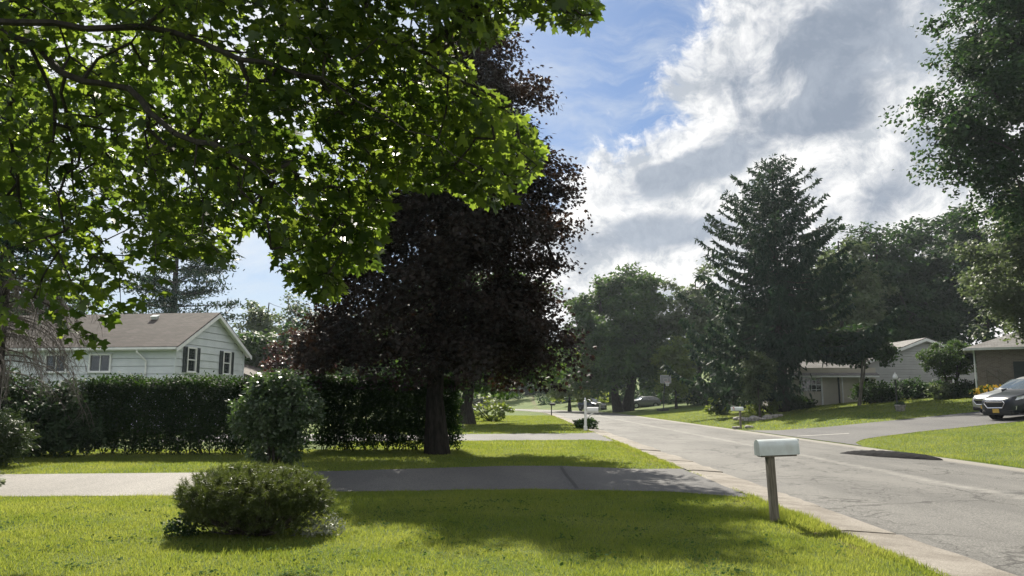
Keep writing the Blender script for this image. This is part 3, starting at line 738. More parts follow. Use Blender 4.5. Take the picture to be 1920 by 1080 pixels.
# conifer at the left edge with dead drooping branches
def dead_spruce():
    rng = np.random.default_rng(9); b = (-13.55, 20.3, 0); root = empty('spruce_tree', b, 0, 'spruce with bare dead drooping lower branches at the left edge of the photo', 'tree')
    MB().tube([(0, 0, -.1), (0, 0, 3), (.05, 0, 7), (0, 0, 11)], [.2, .17, .12, .03], 8).build('trunk', M['bark_dark'], root, True)
    A = []; Bq = []; Rr = []
    for q in range(80):
        a = rng.uniform(-2.2, 1.1) if q < 66 else rng.uniform(0, 6.28); z = rng.uniform(2.3, 5.6); L = rng.uniform(1.4, 3.3); p = np.array([0, 0, z]); d = np.array([math.cos(a), math.sin(a), .15]); K = 9; pts = [p]
        for i in range(K):
            d = d + np.array([rng.normal(0, .08), rng.normal(0, .08), -.13 - .02 * i]); d /= np.linalg.norm(d); p = p + d * L / K; pts.append(p)
        for i in range(K):
            A.append(pts[i]); Bq.append(pts[i + 1]); Rr.append(.018 * (1 - i / K) + .005)
            for s in range(5):
                t = pts[i] + (pts[i + 1] - pts[i]) * rng.random(); e = d * .3 + rng.normal(0, .6, 3); e[2] -= .75; e = e / np.linalg.norm(e) * rng.uniform(.15, .6)
                A.append(t); Bq.append(t + e * .5); Rr.append(.0055); A.append(t + e * .5); Bq.append(t + e + np.array([0, 0, -.06])); Rr.append(.004)
    np_mesh('dead_branches', frusta(np.array(A), np.array(Bq), np.array(Rr), np.array(Rr) * .7, 4), 4, surf('dead_twig', (.10, .085, .075), (.17, .15, .135), 12, .9), root)
    c = []
    for z in np.arange(5.2, 10.8, .3):
        for q in range(7):
            a = rng.uniform(0, 6.28); L = 2.3 * (1 - (z - 5) / 6.3) * rng.uniform(.6, 1.1)
            for f in np.linspace(.15, 1, 6): c.append((math.cos(a) * L * f, math.sin(a) * L * f, z - .25 * L * f))
    c = np.repeat(np.array(c), 8, 0); n = len(c); c = c + rng.normal(0, .12, (n, 3))
    v, K = leaves(c, rng.normal(0, 1, (n, 3)), rng.normal(0, .7, (n, 3)) + np.array([0, 0, -.5]), rng.uniform(.15, .3, n), OVAL * np.array([.6, 1]))
    np_mesh('crown', v, K, M['spruce'], root, rng.random(n))
dead_spruce()

# ------------------------------------------------------------------ other trees
def at(px, py, Y): p = P(px, py, Y); return (float(p[0]), float(p[1]), h(p[0], p[1]))
BG = 'trees along the far end of the street'
def broad(name, label, px, Y, Ht, Wd, lm, seed, ncl=1100, per=16, leaf=.34, cs=.5, trunk=.3, group=None, low=.16, bark='bark_dark', stems=1, shell=.35, xyz=None, lob=None):
    base = at(px, 750, Y) if xyz is None else xyz; rr = Wd / 2
    L = lob or [(0, 0, Ht * .58, rr * .82, rr * .8, Ht * .40), (-rr * .42, 0, Ht * .42, rr * .56, rr * .6, Ht * .27), (rr * .42, .3, Ht * .42, rr * .56, rr * .6, Ht * .27), (rr * .15, 0, Ht * .78, rr * .5, rr * .5, Ht * .21), (-rr * .3, 0, Ht * .68, rr * .5, rr * .5, Ht * .22), (0, -rr * .4, Ht * .4, rr * .5, rr * .5, Ht * .24)]
    return tree(name, label, 'tree', base, L, ncl, per, cs, leaf, CLUMP, lm, M[bark], trunk, Ht * .2, seed, group, targets=120, zmin=Ht * low, stems=stems, shell=shell)
broad('broadleaf_tree', 'big round green tree with several trunks beside the far end of the street', 1168, 92, 17.2, 15.5, M['leaf'], 31, 2300, 20, .36, .55, .5, stems=3, low=.12)
broad('broadleaf_tree', 'spreading tree with a thick dark trunk on the lawn behind the purple maple', 880, 50, 11.5, 13, M['leaf'], 32, 1300, 18, .26, .45, .42, xyz=(-2.9, 50, 0), low=.13)
rt = tree('broadleaf_tree', 'tall leafy tree leaning over the brick house at the right edge', 'tree', (26.4, 34.5, h(26.4, 34.5)),
     [(-1.0, 0, 15.5, 5.6, 5.5, 5.6), (-3.6, 0, 13.6, 3.6, 4, 3.6), (-2.8, -.3, 17.6, 3.0, 3.5, 3.0), (2, 0, 18, 5, 5, 4.5), (-5.0, .5, 10.2, 1.8, 2.0, 1.6), (-3.2, .3, 9.2, 1.6, 2, 1.3), (-4.6, 0, 12.4, 1.8, 2.2, 1.7), (3.5, 0, 12, 4, 5, 4.5), (-1.2, 0, 20, 3.0, 3.2, 2.6)],
     2700, 28, .45, .18, CLUMP, M['leaf_dark'], M['bark_dark'], .38, 7.0, 41, targets=220, shell=.25, zmin=5.5)
tree('broadleaf_tree', 'shorter pale green tree with drooping sprays in front of the brick house', 'tree', (30.3, 42.5, h(30.3, 42.5)),
     [(-1.0, 0, 7.6, 3.2, 2.8, 2.8), (-2.6, -.3, 6.2, 2.6, 2.2, 2.2), (0, .4, 10.0, 3, 2.6, 2.6), (-.9, -.6, 3.8, 1.7, 2.0, 1.9), (.8, 0, 4.2, 2.2, 2.2, 2.8), (-3.3, 0, 4.4, 1.0, 1, 1.0), (.6, 0, 8.2, 2.4, 2.4, 2.0)],
     1300, 26, .35, .16, CLUMP, M['leaf_pale'], M['bark'], .16, 2.2, 42, targets=130, shell=.3, zmin=1.2, droop=.7)
broad('broadleaf_tree', 'dark tree rising behind the grey gable, nearest the spruce', 1660, 82, 19.0, 15, M['leaf_dark'], 43, 1200, 17, .36, .6, .35, low=.04)
broad('broadleaf_tree', 'dark tree rising straight behind the peak of the grey gable', 1750, 86, 20.5, 15, M['leaf_dark'], 44, 1300, 17, .36, .6, .35, low=.04)
broad('broadleaf_tree', 'dark tree rising behind the roof of the brick house', 1860, 80, 20.5, 15, M['leaf_dark'], 45, 1100, 17, .36, .6, .35, low=.04)
broad('broadleaf_tree', 'pale willowy tree showing just right of the spruce top', 1590, 78, 17.5, 10, M['leaf_pale'], 46, 700, 16, .36, .5, .3, low=.1)
broad('broadleaf_tree', 'pale willowy tree showing left of the spruce behind the basketball hoop', 1312, 88, 16.0, 9, M['leaf_pale'], 47, 750, 16, .36, .5, .3, low=.08)
broad('broadleaf_tree', 'low bushy yellow green tree beside the basketball hoop', 1268, 84, 8.0, 4.2, M['leaf_yel'], 48, 320, 14, .3, .4, .14, low=.1)
broad('broadleaf_tree', 'dark tree filling the gap between the round green tree and the hoop', 1240, 112, 11, 11, M['leaf_dark'], 49, 600, 15, .42, .6, .25, low=.03)
broad('broadleaf_tree', 'light green tree with low boughs left of the round green tree', 1068, 100, 9.5, 8.0, M['leaf_yel'], 50, 560, 15, .34, .5, .2, low=.15)
broad('broadleaf_tree', 'dark green tree behind the pickup and the white mailboxes', 1120, 125, 12, 12, M['leaf_dark'], 51, 620, 15, .44, .6, .25, low=.05)
for i, (px, Y, Ht, Wd, lab) in enumerate([(965, 165, 13, 14, 'hazy tree closing the street end, half behind the purple maple'), (1010, 175, 15, 13, 'hazy tree closing the street end, right above the roadway'), (1052, 150, 13, 12, 'hazy tree closing the street end, just right of the roadway'),
                                           (905, 150, 15, 16, 'hazy tree seen through the lower purple leaves left of the street end'), (830, 160, 17, 16, 'hazy tree hidden behind the trunk of the purple maple'), (1390, 120, 16, 16, 'dark tree behind the left skirt of the spruce'), (1500, 115, 17, 16, 'dark tree behind the lower right of the spruce')]):
    broad('broadleaf_tree', lab, px, Y, Ht, Wd, M['leaf_dark'], 60 + i, 420, 14, .55, .75, .3, BG, low=.02)
broad('locust_tree', 'feathery pale green tree behind the gable of the pale blue house', 500, 66, 11.0, 9.5, M['leaf_pale'], 70, 620, 18, .24, .42, .22, low=.35, shell=.2)
broad('broadleaf_tree', 'dense dark green tree close behind the right eave of the pale blue house', 470, 58, 7.2, 5.5, M['leaf'], 71, 560, 16, .28, .4, .2, low=.08)
broad('broadleaf_tree', 'green tree behind the pale blue house at the foot of the pine', 240, 72, 9.5, 12, M['leaf_dark'], 72, 700, 16, .34, .55, .25, low=.1)
broad('broadleaf_tree', 'green tree beyond the house at the far left edge', 60, 60, 11, 12, M['leaf'], 73, 800, 16, .32, .5, .25, low=.08)
broad('broadleaf_tree', 'dark green tree in the gap between house and purple maple', 600, 60, 8.5, 8.5, M['leaf_dark'], 75, 620, 16, .3, .45, .22, low=.06)
broad('broadleaf_tree', 'green tree behind the purple maple trunk', 730, 58, 9.0, 10, M['leaf'], 76, 620, 16, .32, .5, .22, low=.06)
tree('plum_tree', 'small purple leaved plum showing over the hedge left of the purple maple', 'tree', at(548, 760, 33), [(0, 0, 2.9, 1.3, 1.2, 1.3), (.6, 0, 3.7, 1.1, 1, 1.0), (-.6, 0, 2.5, .8, .8, .8)], 420, 14, .17, .13, OVAL, M['purple2'], M['bark_dark'], .09, .9, 74, zmin=.8)
tree('small_tree', 'young light green tree standing in the stone ring by the spruce', 'tree', at(1424, 766, 50), [(0, 0, 2.6, .95, .9, 1.5), (.2, 0, 3.6, .6, .6, .9), (-.4, 0, 2.0, .6, .6, .8)], 420, 14, .2, .17, OVAL, M['leaf_pale'], M['bark'], .07, .8, 81, zmin=.9)
tree('small_tree', 'flat topped dark tree with forked pale trunks before the beige wing', 'tree', at(1608, 757, 53), [(0, 0, 4.0, 2.2, 1.8, 1.1), (1.8, 0, 3.7, 1.3, 1.2, .7), (-1.8, 0, 4.2, 1.3, 1.3, .9), (.6, 0, 4.9, 1.5, 1.4, .8)], 560, 14, .26, .2, CLUMP, M['leaf_dark'], M['bark_grey'], .085, 1.2, 82, zmin=2.7, stems=3)
tree('small_tree', 'small round clipped tree in front of the grey gable', 'tree', at(1786, 742, 52), [(0, 0, 2.65, 1.75, 1.5, 1.05), (-.5, 0, 2.3, 1.2, 1.2, .8), (.7, 0, 2.4, 1.1, 1.1, .8)], 800, 16, .16, .14, OVAL, M['leaf'], M['bark_dark'], .09, .7, 83, zmin=1.2, stems=3, shell=.6)

# ------------------------------------------------------------------ hedges and shrubs
def shrub(name, label, base, lobes, ncl, per, cs, leaf, lm, seed, group=None, shell=.6, cat='shrub', droop=.0, stems=4, wide=False, shape=OVAL, up=.5, zmin=.03, tr=.035):
    return tree(name, label, cat, base, lobes, ncl, per, cs, leaf, shape, lm, M['bark_dark'], tr, .15, seed, group, targets=60, stems=stems, shell=shell, droop=droop, crown='foliage', stem='stems', zmin=zmin, up=up, r_tip=.006, wide=wide, spread=1.6, bough=4)
hb = G(330, 857)
def hedge(name, label, x0, x1, Y, ht, dp, seed, n, mat, group):
    rng = np.random.default_rng(seed); root = empty(name, ((x0 + x1) / 2, Y, 0), 0, label, 'hedge', group); W = x1 - x0
    f = rng.random(n); u = rng.uniform(-W / 2, W / 2, n); w = rng.uniform(-dp / 2, dp / 2, n); z = .14 + (ht - .14) * rng.random(n) ** .8
    c = np.column_stack([u, w, z]); top = f < .30; fr = (f >= .30) & (f < .68); bk = (f >= .68) & (f < .88)
    c[top, 2] = ht; c[fr, 1] = -dp / 2; c[bk, 1] = dp / 2
    e = rng.random(n) < .03; c[e, 0] = np.sign(c[e, 0]) * W / 2
    wob = .07 * np.sin(c[:, 0] * 2.1 + 1) + .05 * np.sin(c[:, 0] * 5.3) * np.sin(c[:, 2] * 4); c[:, 1] += wob * np.where(c[:, 1] < 0, -1, 1); c[:, 2] += np.where(top, .05 * np.sin(c[:, 0] * 3.1 + 2) + .03 * np.sin(c[:, 0] * 9), 0)
    c[:, 1] *= np.clip(.55 + c[:, 2] / ht * .6, .55, 1.0); c += rng.normal(0, .05, (n, 3)); c[top & (rng.random(n) < .12), 2] += .10
    per = 13; cc = np.repeat(c, per, 0); m = len(cc); off = rng.normal(0, .075, (m, 3)); p = cc + off; p[:, 2] = np.maximum(p[:, 2], .03)
    outd = np.column_stack([np.zeros(m), cc[:, 1], (cc[:, 2] - ht * .6)]); gd = unit(outd + 1e-5) * .7 + rng.normal(0, .6, (m, 3)) + np.array([0, 0, .35])
    v, K = leaves(p, rng.normal(0, .6, (m, 3)) + np.array([0, 0, .6]) + unit(outd + 1e-5) * .3, gd, rng.uniform(.05, .10, m), OVAL)
    np_mesh('foliage', v, K, mat, root, rng.random(m))
    A = []; Bq = []; Rr = []
    for x in np.arange(-W / 2 + .2, W / 2, .32):
        for q in range(4):
            p0 = np.array([x + rng.normal(0, .06), rng.normal(0, .06), -.03]); p1 = p0 + np.array([rng.normal(0, .16), rng.normal(0, .16), rng.uniform(.35, .6)]); p2 = p1 + np.array([rng.normal(0, .2), rng.normal(0, .2), rng.uniform(.5, 1.1)])
            A += [p0, p1]; Bq += [p1, p2]; Rr += [.016, .011]
    np_mesh('stems', frusta(np.array(A), np.array(Bq), np.array(Rr), np.array(Rr) * .7, 5), 4, M['bark'], root); return root
hedge('hedge', 'dense dark clipped hedge in front of the pale blue house', -12.2, -6.15, 23.0, 2.0, 1.5, 101, 6000, M['hedge'], 'clipped hedges along the driveway')
hedge('hedge', 'dark clipped hedge running behind the purple maple trunk', -6.1, -1.75, 24.7, 2.12, 1.2, 102, 4600, M['hedge'], 'clipped hedges along the driveway')
shrub('shrub', 'loose leafy lilac shrub left of the hedge under the dead branches', (-13.6, 22.3, 0), [(0, 0, 1.1, 1.7, 1.0, 1.0), (-1.2, 0, 1.3, 1.2, 1, 1.0), (1.1, .1, 1.35, 1.2, .9, .7), (.4, -.2, .7, 1.6, 1.0, .7)], 1700, 13, .17, .12, M['gloss'], 103)
b = G(512, 893)
shrub('shrub', 'upright glossy shrub standing alone before the hedge', (b[0], b[1], 0), [(-.05, 0, 1.35, .72, .65, .62), (-.45, 0, 1.25, .48, .5, .40), (.45, 0, 1.35, .50, .5, .42), (.0, 0, .65, .50, .5, .62), (.25, 0, 1.85, .42, .4, .28), (-.15, 0, 1.8, .38, .4, .25)], 1150, 13, .095, .085, M['shiny'], 104)
shrub('shrub', 'low feathery yew at the left edge beside the driveway', (-12.6, 18.6, 0), [(0, 0, .5, 1.0, .8, .5), (.3, 0, .9, .6, .6, .35), (-.5, 0, 1.0, .7, .6, .5)], 700, 14, .13, .12, M['yew'], 105, droop=.3, shape=OVAL * np.array([.45, 1]))
shrub('shrub', 'small variegated plant on the grass at the left edge', (-9.25, 13.5, 0), [(0, 0, .2, .45, .35, .22)], 120, 12, .07, .09, leafmat('variegated_leaf', (.10, .13, .07), (.45, .47, .36), (.1, .14, .04), (.3, .33, .2), .3), 106)
shrub('shrub', 'leafy plants around the foot of the white post mailbox', (4.1, 42.6, 0), [(0, 0, .25, .55, .5, .3), (-.35, 0, .2, .4, .4, .25)], 130, 12, .1, .14, M['leaf'], 107)
shrub('shrub', 'slim light green shrub beside the parked van', at(1344, 770, 60), [(0, 0, .9, .4, .4, .75), (-.5, 0, .35, .5, .4, .35), (.2, 0, .4, .6, .4, .35)], 150, 12, .13, .17, M['leaf_yel'], 108)
shrub('shrub', 'low yellow green shrub at the foot of the young tree', at(1452, 764, 51.5), [(0, 0, .4, .5, .5, .42), (-1.1, .4, .4, .6, .5, .42)], 130, 12, .12, .15, M['leaf_yel'], 109)
SH = 'rounded shrubs in front of the ranch house'
for i, (px, py, Y, rx, rz, lab, mt) in enumerate([(1642, 752, 54.5, 1.5, 1.35, 'dark rounded shrub left of the lamp post', 'hedge'), (1700, 748, 55, 1.6, 1.2, 'lighter green rounded shrub right of the lamp post', 'leaf_dark'), (1748, 744, 55.5, 1.0, 1.0, 'small dark shrub under the round clipped tree', 'leaf_dark'),
                                                 (1474, 764, 55.5, .9, 1.0, 'dark bush at the foot of the spruce', 'hedge'), (1500, 765, 56.5, .9, .7, 'low dark bush below the beige wing door', 'hedge'), (1818, 742, 50, 1.4, .9, 'wide dark shrub beside the yellow flowers', 'hedge'), (1772, 742, 50.5, .9, .8, 'pale flowering shrub beneath the round clipped tree', 'leaf_pale')]):
    shrub('shrub', lab, at(px, py, Y), [(0, 0, rz * .5, rx, rx * .7, rz * .5), (rx * .3, 0, rz * .6, rx * .6, rx * .6, rz * .42)], 260, 13, .18, .18, M[mt], 120 + i, SH)
FS = 'dark shrubs along the far lawns'
for i, (px, Y, rx, rz, lab) in enumerate([(1215, 104, 3.0, 2.2, 'dark shrub behind the round green tree trunk'), (1285, 100, 3.2, 2.4, 'dark shrub behind the basketball hoop'), (1372, 80, 2.2, 2.2, 'dark shrub left of the parked van'), (1325, 86, 2.6, 2.2, 'dark shrub between hoop and van'), (1150, 118, 4.0, 2.0, 'dark shrub behind the two white mailboxes'), (1045, 130, 3.5, 2.0, 'dark shrub right of the far street end'), (985, 150, 4.0, 2.4, 'dark shrub at the end of the street')]):
    shrub('shrub', lab, at(px, 760, Y), [(0, 0, rz * .5, rx, rx * .6, rz * .5), (rx * .4, 0, rz * .6, rx * .5, rx * .5, rz * .4)], 190, 12, .3, .32, M['leaf_dark'], 140 + i, FS)
shrub('shrub', 'leafy bush among the grass behind the trunk of the spreading tree', (-1.5, 56, 0), [(0, 0, .8, 1.2, 1, .8), (-3.2, 2, 1.0, 1.6, 1, 1.0)], 220, 12, .2, .22, M['leaf_yel'], 150)
fl = surf('yellow_petal', (.75, .42, .02), (.85, .60, .04), 20, .6)
r_ = shrub('flower_bed', 'clump of yellow and orange flowers by the brick house', at(1858, 740, 42.5), [(0, 0, .45, 1.1, .6, .42)], 160, 12, .1, .13, M['leaf'], 151, cat='flowers')
rg = np.random.default_rng(3); n = 420; pp, _ = lobes_points([(0, -.05, .52, 1.05, .6, .42)], n, rg, .85); pp = pp[pp[:, 2] > .35]; n = len(pp)
v, K = leaves(pp, rg.normal(0, .5, (n, 3)) + np.array([0, -.8, .6]), rg.normal(0, 1, (n, 3)), np.full(n, .13), CLUMP, .1); np_mesh('blossoms', v, K, fl, r_, rg.random(n))

# foreground mugo pine, every shoot a brush of needles
def mugo():
    rng = np.random.default_rng(13); b = G(478, 1000); root = empty('mugo_pine', (b[0], b[1], 0), 0, 'low spreading mugo pine on the front lawn', 'shrub')
    lob = [(0, 0, .42, .80, .66, .30), (-.45, -.1, .45, .42, .45, .24), (.45, 0, .40, .44, .5, .25), (.05, .1, .54, .58, .5, .19), (.64, -.05, .32, .24, .35, .18), (-.30, .2, .56, .42, .4, .18), (-.58, .0, .30, .26, .3, .18), (.1, -.25, .38, .6, .42, .24), (-.2, -.3, .22, .5, .3, .2), (.35, -.3, .2, .4, .3, .18)]
    c, d = lobes_points(lob, 3000, rng, .80); ok = (c[:, 2] > .06) & (d[:, 2] > -.6); c, d = c[ok], d[ok]
    c2, d2 = lobes_points([(-.1, .1, .22, .62, .5, .26)], 350, rng, .7); ok = c2[:, 2] > .02; c = np.concatenate([c, c2[ok]]); d = np.concatenate([d, d2[ok]])
    m = len(c); ax = unit(d * .7 + np.array([0, 0, .65]) + rng.normal(0, .28, (m, 3))); L = rng.uniform(.06, .12, m); nd = 32
    f = rng.random((m, nd)); st = c[:, None, :] + ax[:, None, :] * (f * L[:, None])[:, :, None]
    dr = rng.normal(0, 1, (m, nd, 3)) * .62 + ax[:, None, :] * .85; st = st.reshape(-1, 3); dr = dr.reshape(-1, 3); n = len(st)
    NE = np.array([(-.055, 0), (.055, 0), (0, 1)]); v, K = leaves(st, rng.normal(0, 1, (n, 3)), dr, rng.uniform(.045, .075, n), NE, 0)
    np_mesh('needles', v, K, M['pine'], root, np.repeat(rng.random(m), nd) * .7 + .3 * rng.random(n))
    A = []; Bq = []; Rr = []
    for i in rng.choice(m, 160, replace=False):
        p0 = np.array([rng.normal(0, .10), rng.normal(0, .08), -.02]); p2 = c[i] + ax[i] * .05; p1 = p0 * .4 + p2 * .6 - np.array([0, 0, .12]); p1[2] = max(p1[2], .05)
        A += [p0, p1]; Bq += [p1, p2]; Rr += [.011, .007]
    np_mesh('stems', frusta(np.array(A), np.array(Bq), np.array(Rr), np.array(Rr) * .7, 5), 4, M['bark'], root)
    c, d = lobes_points([(-.78, -.15, .10, .22, .2, .13)], 90, rng, .5); ok = c[:, 2] > .01; c = np.repeat(c[ok], 10, 0); n = len(c); c = c + rng.normal(0, .035, (n, 3)); c[:, 2] = np.maximum(c[:, 2], .005)
    v, K = leaves(c, rng.normal(0, .5, (n, 3)) + np.array([0, 0, .8]), rng.normal(0, 1, (n, 3)), rng.uniform(.03, .06, n), OVAL)
    r2 = empty('ground_plant', (b[0], b[1], 0), 0, 'small dark leafy plant at the left foot of the mugo pine', 'plant'); np_mesh('foliage', v, K, M['gloss'], r2, rng.random(n))
    c, d = lobes_points([(.80, -.12, .10, .26, .25, .16)], 90, rng, .5); ok = c[:, 2] > .01; c = np.repeat(c[ok], 5, 0); n = len(c); c = c + rng.normal(0, .04, (n, 3)); c[:, 2] = np.maximum(c[:, 2], .005)
    v, K = leaves(c, rng.normal(0, .5, (n, 3)) + np.array([0, 0, .8]), rng.normal(0, 1, (n, 3)) + np.array([0, 0, .6]), rng.uniform(.05, .09, n), OVAL * np.array([.5, 1]))
    r3 = empty('ground_plant', (b[0], b[1], 0), 0, 'silvery grassy weed at the right foot of the mugo pine', 'plant'); np_mesh('foliage', v, K, leafmat('silver_leaf', (.16, .18, .13), (.3, .32, .25), (.1, .13, .06), (.2, .22, .12), .3), r3, rng.random(n))
mugo()

# ------------------------------------------------------------------ houses
def rotz(a): return Matrix.Rotation(a, 3, 'Z')
def wall_boards(mb, p0, p1, z0, ztop, step, out, thick=.05):
    """lapped boards from p0 to p1 (x,y); ztop(t) gives the wall top along the run; out = outward direction"""
    p0 = Vector((*p0, 0)); p1 = Vector((*p1, 0)); o = Vector((*out, 0)).normalized(); zmax = max(ztop(t / 20) for t in range(21)); z = z0
    while z < zmax - .02:
        za, zb = z, min(z + step, zmax); ts = [t / 40 for t in range(41) if ztop(t / 40) >= za + .0]
        if ts:
            def end(zz, lo):
                v = [t / 200 for t in range(201) if ztop(t / 200) >= zz - 1e-6]
                return (min(v) if lo else max(v)) if v else .5
            a0, a1, b0, b1 = end(za, 1), end(za, 0), end(zb, 1), end(zb, 0)
            q = lambda t, zz, d: p0 + (p1 - p0) * t + o * d + Vector((0, 0, zz))
            mb.prism([q(a0, za + .022, .045), q(a1, za + .022, .045), q(b1, zb, .010), q(b0, zb, .010)], -o * thick)
        z += step
def window(parent, c, w, hh, u, out, shutters=False, rails=1, mull=0, name='window'):
    """c centre; u = along-wall unit; out = outward unit"""
    u = Vector(u).normalized(); o = Vector(out).normalized(); zv = Vector((0, 0, 1)); Rm = Matrix((u, o, zv)).transposed()
    fr = MB(); t = .09
    for sx in (-1, 1): fr.box(Vector(c) + u * sx * (w / 2 + t / 2) + o * .045, (t, .09, hh + 2 * t), Rm)
    for sz in (-1, 1): fr.box(Vector(c) + zv * sz * (hh / 2 + t / 2) + o * .045, (w, .09, t), Rm)
    fr.box(Vector(c) + zv * (-hh / 2 - t) + o * .075, (w + .26, .13, .05), Rm)
    for i in range(rails): fr.box(Vector(c) + zv * (hh * ((i + 1) / (rails + 1) - .5)) + o * .03, (w, .05, .055), Rm)
    for i in range(mull): fr.box(Vector(c) + u * (w * ((i + 1) / (mull + 1) - .5)) + o * .028, (.05, .046, hh), Rm)
    f = fr.build(name, M['trim'], parent)
    MB().box(Vector(c) + o * .012, (w, .016, hh), Rm).build('pane', M['glass'], f)
    if shutters:
        for sx in (-1, 1):
            sh = MB(); cc = Vector(c) + u * sx * (w / 2 + t + .19) + o * .05
            for e in (-1, 1): sh.box(cc + u * e * .155, (.05, .05, hh + .16), Rm)
            for e in (-1, 0, 1): sh.box(cc + zv * e * (hh / 2 + .05), (.26, .046, .06), Rm)
            for i in range(16): sh.box(cc + zv * ((i + .5) / 16 - .5) * (hh + .05), (.26, .012, .06), Rm @ Matrix.Rotation(.6, 3, 'X'))
            sh.box(cc - o * .02, (.28, .008, hh + .1), Rm)
            sh.build('shutter', M['shutter'], parent)
    return f
def shingles(name, c1, c2):
    m, nt, out = new_mat(name); k = NT(nt); v = k.obj()
    br = k.n('ShaderNodeTexBrick'); k.link(v, br.inputs['Vector']); br.inputs['Scale'].default_value = 1; br.inputs['Brick Width'].default_value = .34; br.inputs['Row Height'].default_value = .15; br.inputs['Mortar Size'].default_value = .008
    k.put(br.inputs['Color1'], c1); k.put(br.inputs['Color2'], c2); k.put(br.inputs['Mortar'], tuple(x * .45 for x in c1))
    nz = k.noise(v, 1.1, 5); c = k.mix(k.step(nz, .35, .65, 0, .6), br.outputs[0], k.mix(1.0, br.outputs[0], (.66, .62, .60), 'MULTIPLY'))
    c = k.mix(k.math('MULTIPLY', k.step(k.noise(v, 40, 2), .4, .65), .5), c, k.mix(1.0, c, (.7, .7, .7), 'MULTIPLY'))
    b = k.n('ShaderNodeBsdfPrincipled'); k.put(b.inputs['Base Color'], c); b.inputs['Roughness'].default_value = .85; b.inputs['Specular IOR Level'].default_value = .3
    k.link(k.bump(br.outputs['Fac'], -.4, .02), b.inputs['Normal']); k.link(b.outputs[0], out.inputs[0]); return m
M['shingle'] = shingles('brown_shingle', (.055, .045, .040), (.09, .075, .067)); M['shingle_grey'] = shingles('grey_shingle', (.16, .155, .15), (.24, .235, .23))
M['siding'] = surf('pale_blue_siding', (.50, .54, .59), (.57, .61, .66), 1.4, .55, .05)
M['siding_grey'] = surf('grey_siding', (.31, .32, .325), (.36, .37, .375), 1.2, .6, .05); M['siding_beige'] = surf('beige_wall', (.42, .39, .34), (.49, .455, .40), 1.5, .7, .1)

def roof_plane(parent, a, b, c, d, th, mat, name='roof'):
    """four corners eave-left, eave-right, ridge-right, ridge-left; built flat in its own frame so the shingle courses follow the slope"""
    a, b, c, d = map(Vector, (a, b, c, d)); X = (b - a).normalized(); N = X.cross(d - a).normalized()
    if N.z < 0: N = -N
    Y = N.cross(X); Rm = Matrix((X, Y, N)).transposed(); inv = Rm.transposed()
    pts = [inv @ (p - a) for p in (a, b, c, d)]
    if parent: A = a
    o = MB().prism(pts, (0, 0, -th)).build(name, mat, parent)
    o.matrix_local = Matrix.Translation(a) @ Rm.to_4x4(); return o

